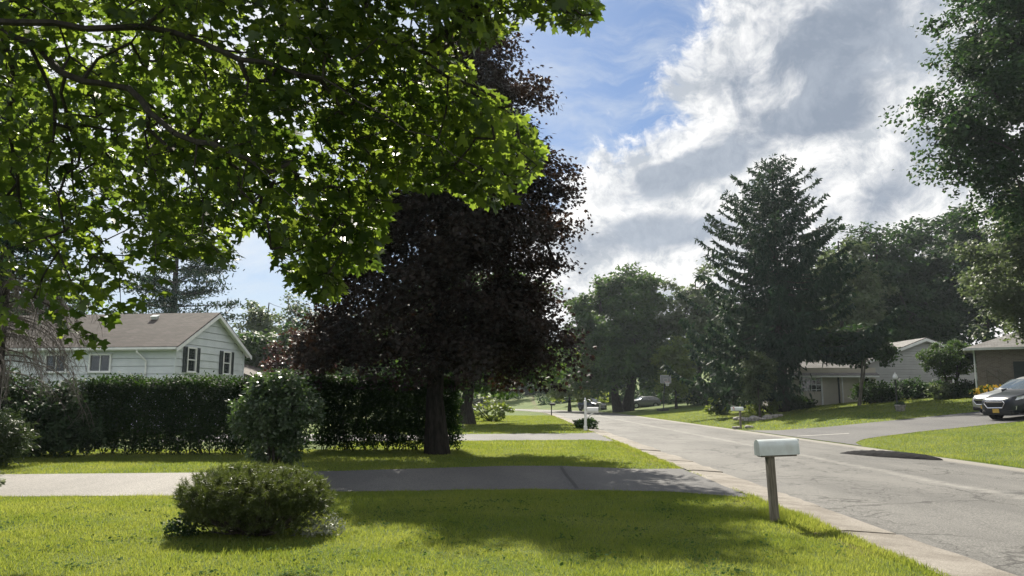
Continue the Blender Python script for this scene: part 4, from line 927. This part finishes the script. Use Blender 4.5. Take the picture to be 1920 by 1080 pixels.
def blue_house():
    # local frame: x along the side wall (away to the left = negative), y along the gable wall; origin at the near corner
    c0 = P(325, 720, 42); ang = math.atan2(1.0, 7.6)
    root = empty('house', (c0[0], c0[1], 0), -ang * 1.0, 'pale blue grey house with brown roof and dark shuttered gable windows behind the hedge', 'house')
    Wd, Ln, ev, pk = 7.75, 13.0, 4.55, 6.62
    wl = MB(); wall_boards(wl, (-Ln, 0), (0, 0), 0, lambda t: ev, .42, (0, -1))
    wall_boards(wl, (0, 0), (0, Wd), 0, lambda t: ev + (pk - ev) * (1 - abs(2 * t - 1)) - .05, .42, (1, 0))
    wl.box((-Ln / 2, Wd / 2, ev / 2), (Ln - .12, Wd - .12, ev - .05))
    wl.prism([(-.06, .1, ev - .03), (-.06, Wd - .1, ev - .03), (-.06, Wd / 2, pk - .12)], (-Ln + .2, 0, 0))
    wl.build('wall', M['siding'], root)
    for yy in (-.03, Wd + .03): MB().box((.03, yy, ev / 2), (.10, .10, ev)).build('corner_board', M['siding'], root)
    ov, og, th = .45, .38, .09; sl = (pk - ev) / (Wd / 2)
    e1 = ev - sl * ov + .10; rz = pk + .10
    rf = roof_plane(root, (-Ln - og, -ov, e1), (og, -ov, e1), (og, Wd / 2, rz), (-Ln - og, Wd / 2, rz), th, M['shingle'])
    roof_plane(root, (og, Wd + ov, e1), (-Ln - og, Wd + ov, e1), (-Ln - og, Wd / 2, rz), (og, Wd / 2, rz), th, M['shingle'])
    rk = MB()
    for sy in (0, 1):
        ya = -ov if sy == 0 else Wd + ov; f = lambda y, z: (og - .04, y, z)
        rk.prism([f(ya, e1 - .28), f(ya, e1 - .07), f(Wd / 2, rz - .09), f(Wd / 2, rz - .32)], (.06, 0, 0))
        rk.prism([(.05, ya, e1 - .13), (og - .045, ya, e1 - .13), (og - .045, Wd / 2, rz - .15), (.05, Wd / 2, rz - .15)], (0, 0, -.03))
    rk.build('rake_board', M['trim'], root)
    gt = MB(); gt.box((-Ln / 2 - .05, -ov - .05, e1 - .10), (Ln + .75, .12, .12)); gt.box((-Ln / 2, -ov / 2 - .01, e1 - .19), (Ln + .1, ov - .05, .04)); gt.build('gutter', M['trim'], root)
    MB().tube([(-1.95, -ov - .03, e1 - .12), (-1.95, -ov - .02, e1 - .3), (-1.62, -.12, e1 - .75), (-1.62, -.09, e1 - 1.1), (-1.62, -.09, .1)], .05, 8).build('downspout', M['trim'], root)
    z = 1.6 + (748 - 676) / 1443 * 45
    window(root, (.03, 1.55, 3.78), .78, 1.25, (0, 1, 0), (1, 0, 0), True)
    window(root, (.03, 5.55, 3.78), .78, 1.25, (0, 1, 0), (1, 0, 0), True)
    window(root, (-4.35, -.03, 3.55), 1.15, .85, (1, 0, 0), (0, -1, 0), False, 0, 1)
    window(root, (-7.0, -.03, 3.55), 1.15, .85, (1, 0, 0), (0, -1, 0), False, 0, 1)
    n = Vector((0, -sl, 1)).normalized()
    for x in (-3.3, -6.3):
        yv = Wd / 2 - .75; zz = rz - .75 * sl
        v = MB(); v.box((x, yv, zz + .05), (.34, .30, .16), Matrix.Rotation(math.atan(sl), 3, 'X')); v.lathe([(.14, 0), (.14, .1)], 12, (x, yv, zz + .02)); v.box((x, yv - .02, zz + .16), (.42, .36, .035), Matrix.Rotation(math.atan(sl) * .8, 3, 'X')); v.build('roof_vent', M['galv'], root)
    # garage wing beyond
    wg = MB(); wg.box((-4, Wd + 3.2, 1.45), (7.2, 5.6, 2.9)); wg.build('garage_wall', M['siding'], root)
    roof_plane(root, (1.5, Wd + .4, 2.75), (1.5, Wd + 6.4, 2.75), (-3.5, Wd + 6.4, 4.3), (-3.5, Wd + .4, 4.3), .1, M['shingle'], 'garage_roof')
    return root
blue_house()

def brick_mat():
    m, nt, out = new_mat('brown_brick'); k = NT(nt); v = k.mapping(k.obj(), rot=(R(90), 0, 0))
    br = k.n('ShaderNodeTexBrick'); k.link(v, br.inputs['Vector']); br.inputs['Brick Width'].default_value = .22; br.inputs['Row Height'].default_value = .075; br.inputs['Mortar Size'].default_value = .008
    br.inputs['Scale'].default_value = 1
    k.put(br.inputs['Color1'], (.13, .10, .085)); k.put(br.inputs['Color2'], (.19, .155, .13)); k.put(br.inputs['Mortar'], (.22, .21, .19))
    b = k.n('ShaderNodeBsdfPrincipled'); k.link(br.outputs[0], b.inputs['Base Color']); b.inputs['Roughness'].default_value = .85; k.link(b.outputs[0], out.inputs[0]); return m
M['brick'] = brick_mat()
def ranch_house():
    o = P(1633, 745, 60); z0 = h(o[0] + 4, 60) - .1; x0 = o[0]
    root = empty('ranch_house', (x0, 60, z0), 0, 'low ranch house with a grey gable end and a shaded beige wing behind the spruce', 'house')
    W = 9.1; pkx = 4.45; ev = 2.65; pk = 4.35; Dp = 12
    wl = MB(); wall_boards(wl, (0, 0), (W, 0), -.6, lambda t: ev + (pk - ev) * (1 - abs(t * W - pkx) / (pkx if t * W < pkx else W - pkx)) - .02, .2, (0, -1))
    wl.box((W / 2, Dp / 2 + .05, ev / 2 - .3), (W - .1, Dp, ev + .6)); wl.prism([(.1, .06, ev), (W - .1, .06, ev), (pkx, .06, pk - .1)], (0, Dp, 0)); wl.build('wall', M['siding_grey'], root)
    for sd in (0, 1):
        xe = -.4 if sd == 0 else W + .4; s = (pk - ev) / (pkx if sd == 0 else W - pkx); ze = ev - s * .4 + .12
        a, b = ((xe, Dp + .4, ze), (xe, -.35, ze)) if sd == 0 else ((xe, -.35, ze), (xe, Dp + .4, ze))
        c, d = ((pkx, -.35, pk + .12), (pkx, Dp + .4, pk + .12)) if sd == 0 else ((pkx, Dp + .4, pk + .12), (pkx, -.35, pk + .12))
        roof_plane(root, a, b, c, d, .1, M['shingle_grey'])
    rk = MB()
    for xe, s in ((-.4, (pk - ev) / pkx), (W + .4, (pk - ev) / (W - pkx))):
        ze = ev - s * .4 + .12; rk.prism([(xe, -.36, ze - .26), (xe, -.36, ze - .06), (pkx, -.36, pk + .06), (pkx, -.36, pk - .16)], (0, .05, 0))
    rk.build('rake_board', M['trim'], root)
    window(root, (5.9, -.03, .95), .9, 1.0, (1, 0, 0), (0, -1, 0), False)
    # beige wing to the left, eave towards the street
    dz = -.75; x1 = -6.6; y0 = -1.2
    wg = MB(); wg.box((x1 / 2 - .02, y0 + 3.6, 1.15 + dz * .7), (-x1, 7, 2.95)); wg.build('wing_wall', M['siding_beige'], root)
    ze = 1.55; roof_plane(root, (x1 - .4, y0 - .35, ze), (.05, y0 - .35, ze), (.05, y0 + 3.6, ze + 1.55), (x1 - .4, y0 + 3.6, ze + 1.55), .1, M['shingle_grey'], 'wing_roof')
    roof_plane(root, (.05, y0 + 7.5, ze), (x1 - .4, y0 + 7.5, ze), (x1 - .4, y0 + 3.6, ze + 1.55), (.05, y0 + 3.6, ze + 1.55), .1, M['shingle_grey'], 'wing_roof')
    MB().box((x1 / 2 - .2, y0 - .37, ze - .12), (-x1 + .4, .1, .13)).build('gutter', M['trim'], root)
    # storm door with lights
    dx = -5.0; fr = MB()
    for e in (-.78, .78): fr.box((dx + e, y0 + .05, .35), (.12, .12, 2.1))
    fr.box((dx, y0 + .05, 1.36), (1.44, .12, .1)); d = fr.build('door', M['trim'], root)
    MB().box((dx, y0 + .078, -.2), (1.44, .06, 1.0)).build('panel', M['siding_beige'], d)
    MB().box((dx, y0 + .078, .82), (1.44, .05, .98)).build('pane', M['glass'], d)
    br = MB()
    for i in range(1, 4): br.box((dx - .72 + i * .36, y0 + .04, .82), (.05, .04, .98))
    for i in (0, 1, 2): br.box((dx, y0 + .036, .45 + i * .36), (1.44, .034, .05))
    br.build('glazing_bars', M['trim'], d)
    ps = MB(); ps.tube([(-3.05, y0 - .28, 1.4), (-3.05, y0 - .28, -1.2)], .07, 8); ps.build('porch_post', M['shutter'], root)
    ps = MB(); ps.tube([(-2.75, y0 - .2, 1.4), (-2.75, y0 - .2, -1.2)], .055, 8); ps.build('porch_post', M['trim'], root)
    window(root, (-.95, y0 + .07, .9), .7, .8, (1, 0, 0), (0, -1, 0), False, 0)
    return root
ranch_house()
def brick_house():
    o = P(1836, 745, 47); z0 = h(o[0] + 3, 47) - .05; x0 = o[0]
    root = empty('brick_house', (x0, 47, z0), R(-31), 'brown brick house with white windows and grey roof at the right edge', 'house')
    W, Dp, ev = 12, 9, 2.75
    wl = MB(); wl.box((W / 2, Dp / 2, ev / 2 - .4), (W, Dp, ev + .8)); wl.build('wall', M['brick'], root)
    ov = .55; ze = ev + .05; rz = ze + 1.75; ap = (W / 2 - 2, Dp / 2); bp = (W / 2 + 2, Dp / 2)
    cs = [(-ov, -ov), (W + ov, -ov), (W + ov, Dp + ov), (-ov, Dp + ov)]
    rf = MB(); v = [(x, y, ze) for x, y in cs] + [(*ap, rz), (*bp, rz)]; rf.add(v + [(x, y, ze - .02) for x, y in cs], [(0, 1, 5, 4), (1, 2, 5), (2, 3, 4, 5), (3, 0, 4), (6, 7, 8, 9), (0, 1, 7, 6), (1, 2, 8, 7), (2, 3, 9, 8), (3, 0, 6, 9)]); rf.build('roof', M['shingle_grey'], root)
    gt = MB(); gt.box((W / 2, -ov - .04, ze - .08), (W + 2 * ov, .11, .14)); gt.box((-ov - .04, Dp / 2, ze - .08), (.11, Dp + 2 * ov - .2, .14)); gt.box((W / 2, -ov / 2 - .01, ze - .06), (W, ov - .1, .03)); gt.box((-ov / 2 - .01, Dp / 2, ze - .06), (ov - .1, Dp, .03)); gt.build('gutter', M['trim'], root)
    MB().tube([(-.1, -ov, ze - .1), (-.08, -.12, ze - .5), (-.08, -.1, -.6)], .045, 8).build('downspout', M['galv'], root)
    MB().box((2.3, -.012, .95), (.85, .05, 2.0)).build('door', M['shutter'], root)
    window(root, (4.3, -.03, 1.35), 2.3, 1.35, (1, 0, 0), (0, -1, 0), False, 0, 2)
    window(root, (8.6, -.03, 1.5), 1.4, 1.1, (1, 0, 0), (0, -1, 0), False, 0, 1)
    st = MB()
    for i in range(4): st.box((2.6, -1.6 + i * .3, -.45 + i * .17), (2.2, .30, .34))
    st.box((3.9, -.35, -.12), (4.6, .62, .5)); st.build('front_steps', M['stone'], root)
    for xx in (.9, 1.5):
        rl = MB(); rl.tube([(xx - .4, -.2, 1.45), (xx + .8, -1.9, .35)], .035, 6); rl.tube([(xx - .4, -.2, 1.45), (xx - .4, -.2, -.3)], .03, 6); rl.tube([(xx + .8, -1.9, .35), (xx + .8, -1.9, -.7)], .03, 6); rl.build('handrail', M['wood'], root)
brick_house()

# ------------------------------------------------------------------ mailboxes
def mailbox(name, label, base, rz, boxmat, postmat, Ht=1.1, tilt=(0, 0), L=.52, style='square', group='kerbside mailboxes'):
    root = empty(name, base, rz, label, 'mailbox', group); w, bh = .20, .15
    if style == 'square':
        MB().box((0, 0, (Ht - .26) / 2 - .1), (.098, .098, Ht - .26 + .2), None, .006).build('post', postmat, root)
    else:
        p = MB(); p.box((0, 0, .55), (.12, .12, 1.12), None, .005); p.box((0, 0, .1), (.17, .17, .22), None, .008); p.box((0, 0, 1.12), (.16, .16, .04), None, .005); p.box((0, 0, 1.30), (.12, .12, .34), None, .005); p.lathe([(.075, 1.47), (.075, 1.50), (.03, 1.53), (.05, 1.58), (.04, 1.63), (.005, 1.67)], 12); p.box((.36, 0, .93), (.62, .09, .07), None, .004); p.tube([(.06, 0, .62), (.40, 0, .90)], .04, 6)
        p.build('post', postmat, root)
    x0 = -.16 if style == 'square' else .10; zb = Ht - .255 if style == 'square' else .975
    MB().box((x0 + L / 2, 0, zb - .011), (L - .05, w - .03, .022)).build('mounting_board', M['wood'] if style == 'square' else postmat, root)
    def arch(x, s=1.0): return [(x, w / 2 * s * -1, zb)] + [(x, -w / 2 * s * math.cos(a), zb + bh * .72 + w / 2 * s * math.sin(a) * .95) for a in np.linspace(0, math.pi, 13)] + [(x, w / 2 * s, zb)]
    bx = MB(); bx.prism(arch(x0), (L, 0, 0)); b = bx.build('box', boxmat, root)
    for xx in (x0 - .006, x0 + L - .012): MB().prism([(p[0], p[1] * 1.03, zb - .004 + (p[2] - zb) * 1.025) for p in arch(xx)], (.016, 0, 0)).build('rim', boxmat, b)
    dr = MB(); dr.prism(arch(x0 + L + .005, .97), (.008, 0, 0)); dr.box((x0 + L + .03, 0, zb + bh + .03), (.04, .02, .03)); dr.build('door', boxmat, b)
    fl = MB(); fl.box((x0 + L - .11, w / 2 + .008, zb + .1), (.03, .006, .16)); fl.box((x0 + L - .085, w / 2 + .008, zb + .17), (.08, .006, .04)); fl.build('flag', surf('flag_red', (.35, .03, .02), (.4, .04, .03), 5, .5), b)
    root.rotation_euler = (tilt[0], tilt[1], rz); return root
b = G(1453, 979); mailbox('mailbox', 'pale grey domed mailbox on a leaning wooden post in the foreground', (b[0], b[1], -.01), R(3), M['galv_worn'], M['wood'], 1.13, (0, R(-2.0)), .52)
b = G(1098, 807); mailbox('mailbox', 'white mailbox on a white post with finial, at the second driveway', (b[0], b[1], 0), R(0), M['white'], M['white'], 1.1, (0, 0), .55, 'colonial')
b = G(1033, 780); mailbox('mailbox', 'small dark mailbox on a dark post far up the left lawn', (3.75, 74, 0), R(0), M['black'], M['bark_dark'], 1.25)
mailbox('mailbox', 'grey mailbox on a short wooden post across the street by the right lawn', (12.35, 42.2, h(12.35, 42.2) - .01), R(180), M['galv'], M['wood'], 1.22, (0, 0), .62)
mailbox('mailbox', 'white mailbox far up the street, left of the pair', (11.4, 101, 0), R(150), M['white'], M['white'], 1.2)
mailbox('mailbox', 'white mailbox far up the street, right of the pair', (12.5, 94, .05), R(180), M['white'], M['white'], 1.2)
# mulch ring round the grey mailbox post: two flat stones
for i, (dx, dy, s, lab) in enumerate([(-.35, -.15, .3, 'flat stone at the left foot of the grey mailbox post'), (.4, -.1, .34, 'dark stone at the right foot of the grey mailbox post')]):
    pass

# ------------------------------------------------------------------ stones
def rock(name, label, loc, size, seed, group=None, mat='stone', cat='stone'):
    rng = np.random.default_rng(seed); bm = bmesh.new(); bmesh.ops.create_icosphere(bm, subdivisions=3, radius=1)
    ph = rng.uniform(0, 6, 6)
    for v_ in bm.verts:
        c = v_.co; f = 1 + .16 * math.sin(3.1 * c.x + ph[0]) * math.sin(2.7 * c.y + ph[1]) + .12 * math.sin(4.3 * c.z + ph[2]) + .08 * math.sin(7 * c.x + 5 * c.y + ph[3])
        v_.co = Vector((c.x * size[0] * f, c.y * size[1] * f, max(-.3, c.z) * size[2] * f))
    me = bpy.data.meshes.new(name); bm.to_mesh(me); bm.free(); me.materials.append(M[mat]); me.polygons.foreach_set('use_smooth', [True] * len(me.polygons))
    o = bpy.data.objects.new(name, me); C.objects.link(o); o.location = loc; return tag(o, label, cat, group)
ST = 'stones ringing the young tree'
for i, (px, Y, s) in enumerate([(1392, 49.2, .26), (1402, 48.4, .22), (1414, 47.9, .32), (1426, 47.8, .2), (1437, 48.2, .28), (1449, 48.8, .24), (1458, 49.6, .22), (1382, 50.4, .24)]):
    p = at(px, 765, Y); rock('stone', 'small grey stone in the loose ring round the young tree', (p[0], p[1], p[2] + .04), (s * 1.2, s, s * .75), 200 + i, ST)
rock('stone', 'flat stone at the left foot of the grey mailbox post', (12.05, 42.0, .05), (.22, .2, .1), 220); rock('stone', 'dark stone at the right foot of the grey mailbox post', (12.75, 42.0, .07), (.25, .2, .12), 221)
# ------------------------------------------------------------------ street furniture
def lamp_post():
    b = at(1683, 772, 45.5); r = empty('lamp_post', b, 0, 'black garden lamp post with a white globe on the right lawn', 'lamp post')
    MB().lathe([(.13, -.05), (.13, .06), (.075, .12), (.06, .3), (.045, .34), (.04, 1.62), (.06, 1.64), (.06, 1.68), (.035, 1.70)], 14).build('pole', M['black'], r, True)
    lp = MB(); lp.lathe([(.05, 1.69), (.11, 1.73), (.14, 1.80), (.14, 1.86), (.10, 1.95), (.04, 1.98)], 16); g_ = lp.build('globe', M['white'], r, True)
    MB().lathe([(.11, 1.955), (.12, 1.97), (.03, 2.03), (.02, 2.08), (.03, 2.10), (.004, 2.13)], 14).build('cap', M['white'], r, True)
lamp_post()
b = at(1689, 778, 43.0); r = empty('planter', b, 0, 'squat grey stone planter at the edge of the right driveway', 'planter')
MB().lathe([(.20, -.05), (.22, .02), (.26, .25), (.30, .30), (.30, .36), (.25, .36), (.24, .28)], 16).build('pot', M['stone'], r, True)
rg = np.random.default_rng(5); c, _ = lobes_points([(0, 0, .40, .26, .26, .12)], 200, rg, .4); v, K = leaves(c, rg.normal(0, .6, (200, 3)) + np.array([0, 0, .8]), rg.normal(0, 1, (200, 3)), np.full(200, .12), OVAL); np_mesh('plant', v, K, M['leaf_dark'], r, rg.random(200))
def hoop():
    b = at(1250, 768, 80); r = empty('basketball_hoop', b, R(20), 'freestanding basketball hoop with a pale backboard on the far lawn', 'basketball hoop')
    MB().tube([(0, .6, 0), (0, .5, 1.5), (0, .25, 2.7), (0, .12, 3.0)], .055, 8).build('pole', M['black'], r)
    bs = MB(); bs.box((0, .75, .12), (.85, 1.1, .24), None, .06); bs.build('base', M['black'], r)
    bd = MB(); bd.box((0, .05, 3.25), (1.25, .04, .85), None, .01); o = bd.build('backboard', surf('backboard_grey', (.17, .18, .185), (.22, .23, .235), 3, .4), r)
    fr = MB()
    for sx in (-1, 1): fr.box((sx * .61, .022, 3.25), (.04, .016, .85)); fr.box((sx * .22, .022, 3.16), (.03, .016, .32))
    for z in (2.845, 3.655): fr.box((0, .020, z), (1.18, .016, .04))
    for z in (3.015, 3.305): fr.box((0, .020, z), (.41, .016, .03))
    fr.build('marking', surf('faded_marking', (.42, .43, .44), (.5, .5, .5), 6, .6), o)
    rm = MB(); rm.tube([(.23 * math.cos(a), -.28 + .23 * math.sin(a), 2.95) for a in np.linspace(0, 6.283, 21)], .012, 6); rm.build('rim', surf('rim_orange', (.5, .12, .03), (.55, .14, .04), 4, .5), r)
    nt_ = MB()
    for q in range(12):
        a = q * 6.283 / 12; a2 = a + .5
        nt_.tube([(.22 * math.cos(a), -.28 + .22 * math.sin(a), 2.94), (.13 * math.cos(a2), -.28 + .13 * math.sin(a2), 2.55)], .012, 4); nt_.tube([(.22 * math.cos(a), -.28 + .22 * math.sin(a), 2.94), (.13 * math.cos(a - .5), -.28 + .13 * math.sin(a - .5), 2.55)], .012, 4)
    nt_.build('net', M['white'], r)
hoop()
# black mound standing in for an absent vehicle's shadow at the road edge
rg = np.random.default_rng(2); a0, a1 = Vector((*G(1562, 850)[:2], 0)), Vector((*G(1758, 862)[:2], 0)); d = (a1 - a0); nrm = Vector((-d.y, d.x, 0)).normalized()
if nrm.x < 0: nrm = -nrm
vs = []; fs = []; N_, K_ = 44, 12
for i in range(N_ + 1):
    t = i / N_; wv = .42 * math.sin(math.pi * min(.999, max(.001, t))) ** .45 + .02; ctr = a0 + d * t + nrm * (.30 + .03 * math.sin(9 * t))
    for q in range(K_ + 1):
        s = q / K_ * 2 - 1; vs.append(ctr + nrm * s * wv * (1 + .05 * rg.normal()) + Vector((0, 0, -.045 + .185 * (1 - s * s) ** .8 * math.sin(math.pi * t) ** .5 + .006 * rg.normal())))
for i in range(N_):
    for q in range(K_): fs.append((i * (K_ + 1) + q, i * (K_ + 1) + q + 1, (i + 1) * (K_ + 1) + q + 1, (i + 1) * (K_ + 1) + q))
tb = MB().add(vs, fs).build('shadow_mound', surf('shadow_black', (.008, .008, .009), (.018, .018, .02), 40, .9, .8, 0, .08), None, True); tag(tb, 'long low black mound standing in for a vehicle shadow on the road edge beside the right lawn', 'shadow mound')

# ------------------------------------------------------------------ cars
def paint(name, c, metal=.0, rough=.3): return surf(name, c, tuple(x * 1.1 for x in c), 3, rough, 0, metal, .3, coat=.25)
def make_car(label, loc, rz, pm, S=(1, 1, 1), cat='car', name='parked_car', tall=1.0, plate=True, group=None):
    r = empty(name, loc, rz, label, cat, group)
    # front towards +x
    ST_ = [(2.30, .36, .66, .72, .60, .46), (2.22, .24, .80, .90, .80, .64), (1.98, .21, .90, .99, .88, .72), (1.35, .21, .98, 1.07, .92, .76), (1.02, .21, 1.01, 1.11, .925, .74),
          (.34, .21, 1.03, 1.53, .925, .62), (-.2, .21, 1.04, 1.65, .925, .60), (-1.2, .21, 1.06, 1.645, .92, .60), (-1.78, .21, 1.09, 1.58, .91, .59), (-2.16, .24, 1.10, 1.27, .87, .62), (-2.30, .34, .95, 1.08, .78, .56)]
    vs = []; n = 7
    for (x, zb, zl, zt, w, wt) in ST_:
        half = [(w * .90, zb), (w * .985, zb + .16), (w, (zb + zl) / 2 + .06), (w * .965, zl), (wt, zt - .07 * (1 if zt - zl > .2 else .35)), (wt * .62, zt - .012)]
        for y, z in half: vs.append((x, y, z))
        vs.append((x, 0, zt))
        for y, z in reversed(half): vs.append((x, -y, z))
    m = 13; fs = []
    for i in range(len(ST_) - 1):
        for k_ in range(m - 1): fs.append((i * m + k_, i * m + k_ + 1, (i + 1) * m + k_ + 1, (i + 1) * m + k_))
        fs.append((i * m + m - 1, i * m, (i + 1) * m, (i + 1) * m + m - 1))
    for e in (0, len(ST_) - 1):
        b_ = e * m
        for k_ in range(6): fs.append((b_ + k_, b_ + k_ + 1, b_ + m - 2 - k_, b_ + m - 1 - k_) if k_ < 5 else (b_ + 5, b_ + 6, b_ + 7))
    body = MB().add([(x, y, z * tall if z > 1.0 else z) for x, y, z in vs], fs).build('body', pm, r, True, 0, 2)
    T = lambda z: z * tall if z > 1.0 else z
    ws = []; nx, ny = 6, 8                                              # windscreen
    for i in range(nx + 1):
        t = i / nx; x = 1.03 - .70 * t; z = 1.09 + .435 * t + .03 * math.sin(math.pi * t); wy = .72 - .12 * t
        for j in range(ny + 1):
            s = j / ny * 2 - 1; ws.append((x + .05 - .09 * s * s, s * wy, T(z) + .012 - .03 * s * s))
    f = [(i * (ny + 1) + j, i * (ny + 1) + j + 1, (i + 1) * (ny + 1) + j + 1, (i + 1) * (ny + 1) + j) for i in range(nx) for j in range(ny)]
    MB().add(ws, f).build('windscreen', M['carglass'], r, True)
    for sd in (-1, 1):
        for poly in ([(.82, 1.07), (.30, 1.47), (-.36, 1.545), (-.36, 1.085)], [(-.44, 1.09), (-.44, 1.55), (-1.22, 1.535), (-1.22, 1.11)], [(-1.30, 1.12), (-1.30, 1.53), (-1.66, 1.47), (-1.90, 1.15)]):
            pts = [(x, sd * (.925 - (z - 1.04) * .56), T(z)) for x, z in poly]; MB().prism(pts, (0, -sd * .03, 0)).build('side_window', M['carglass'], r)
        # lamps, mirrors, arches, sill
        hl = MB(); hl.prism([(2.18, sd * .46, .78), (2.20, sd * .48, .86), (1.90, sd * .86, .93), (1.72, sd * .925, .93), (1.78, sd * .925, .83), (2.0, sd * .82, .79)], (.055, sd * .03, 0)); hl.build('headlight', M['lamp'], r)
        fg = MB(); fg.prism([(2.10, sd * .60, .40), (2.06, sd * .80, .42), (2.04, sd * .84, .58), (2.12, sd * .72, .54)], (.07, sd * .02, 0)); fg.build('fog_lamp', M['chrome'], r)
        mi = MB(); mi.box((.72, sd * 1.02, 1.10), (.14, .20, .14), None, .035); mi.box((.74, sd * .93, 1.05), (.06, .12, .04)); mi.build('mirror', pm, r)
        MB().box((-.1, sd * .905, .27), (2.3, .09, .16), None, .03).build('sill', M['rubber'], r)
        tl = MB(); tl.box((-2.16, sd * .70, 1.0), (.14, .26, .2), None, .04); tl.build('tail_light', surf('tail_red', (.3, .01, .01), (.35, .015, .015), 4, .15), r)
        for x in (1.43, -1.36):
            ar = MB(); ar.lathe([(.425, -.03), (.43, .02), (.36, .035), (.355, -.03)], 28, (x, sd * .905, .36), 'Y', None); ar.build('wheel_arch', M['rubber'], r)
            w_ = MB(); w_.lathe([(.22, -.10), (.33, -.11), (.355, -.07), (.36, 0), (.355, .07), (.33, .11), (.235, .105), (.225, .06)], 32, (x, sd * .86, .36), 'Y'); tw = w_.build('wheel', M['rubber'], r, True)
            rm = MB(); yy = sd * .945
            rm.lathe([(.235, 0), (.235, .012), (.205, .012), (.20, 0)], 28, (x, yy, .36), 'Y'); rm.lathe([(.055, -.01), (.05, .02), (.01, .024)] if sd > 0 else [(.055, .01), (.05, -.02), (.01, -.024)], 14, (x, yy, .36), 'Y')
            for q in range(10):
                a = q * 6.283 / 10 + .16 * (-1) ** q; rm.box((x + math.cos(a) * .13, yy, .36 + math.sin(a) * .13), (.17, .022, .032), Matrix.Rotation(-a, 3, 'Y'))
            rm.build('rim', M['alloy'], tw)
    gp = MB(); gy = [(-.50, .70), (-.42, .79), (.42, .79), (.50, .70), (.36, .52), (-.36, .52)]
    gp.prism([(2.285, y, z) for y, z in gy], (.03, 0, 0)); gr_ = gp.build('grille', M['rubber'], r)
    ch = MB(); q_ = [(2.315, y, z) for y, z in gy]; ch.tube(q_ + [q_[0]], .024, 6); ch.box((2.318, 0, .735), (.012, .80, .022)); ch.build('chrome_surround', M['chrome'], gr_)
    bp = MB(); bp.box((2.10, 0, .33), (.36, 1.46, .20), None, .05); bp.build('bumper', M['rubber'], r)
    if plate:
        p_ = MB(); p_.box((2.30, 0, .40), (.016, .31, .155), None, .004); p_.build('licence_plate', surf('plate_gold', (.62, .40, .06), (.70, .46, .09), 14, .4), r)
    wp = MB(); wp.tube([(1.10, -.55, 1.105), (1.02, .05, 1.14)], .012, 5); wp.tube([(1.10, .05, 1.105), (1.02, .6, 1.12)], .012, 5); wp.build('wipers', M['rubber'], r)
    r.scale = S; return r
navy = paint('navy_paint', (.012, .015, .022)); silver = paint('silver_paint', (.40, .41, .42), .7); blackp = paint('black_paint', (.010, .010, .011)); greyp = paint('pale_grey_paint', (.16, .165, .17), .6)
X0, Y0 = 20.95, 32.0; slope = math.atan(.1)
def on_drive(o, x, y, rz):
    o.location = (x, y, h(x, y) + .012); o.rotation_euler = (Matrix.Rotation(-slope, 3, 'Y') @ Matrix.Rotation(rz, 3, 'Z')).to_euler()
on_drive(make_car('dark navy SUV with chrome grille parked nose out on the right driveway', (0, 0, 0), 0, navy), 21.6, 31.6, R(192))
on_drive(make_car('silver car parked beyond the navy SUV on the right driveway', (0, 0, 0), 0, silver, (1, 1, .93)), 23.1, 34.6, R(186))
c = make_car('black boxy van parked beside the spruce with its front turned to the street', (0, 0, 0), 0, blackp, (1.1, 1.08, 1.12), 'van', plate=False); p = at(1410, 762, 68); c.location = p; c.rotation_euler = (0, 0, R(205))
c = make_car('black SUV parked at the far kerb behind the white post mailbox', (0, 0, 0), 0, blackp, (1, 1, 1.03), plate=False); c.location = (10.7, 104, .0); c.rotation_euler = (0, 0, R(-60))
c = make_car('silver car in the shade under the big round green tree', (0, 0, 0), 0, greyp, (1, 1, .92), plate=False); c.location = at(1205, 765, 99); c.rotation_euler = (0, 0, R(200))

# ------------------------------------------------------------------ air
def haze_box():
    m, nt, out = new_mat('air'); v = nt.nodes.new('ShaderNodeVolumePrincipled'); v.inputs['Density'].default_value = .00024; v.inputs['Color'].default_value = (.80, .90, 1, 1); v.inputs['Anisotropy'].default_value = .45
    nt.links.new(v.outputs[0], out.inputs['Volume'])
    o = MB().box((0, 105, 12), (260, 250, 29)).build('haze', m); tag(o, 'thin sunlit haze over the street', 'haze', kind='stuff')
haze_box()
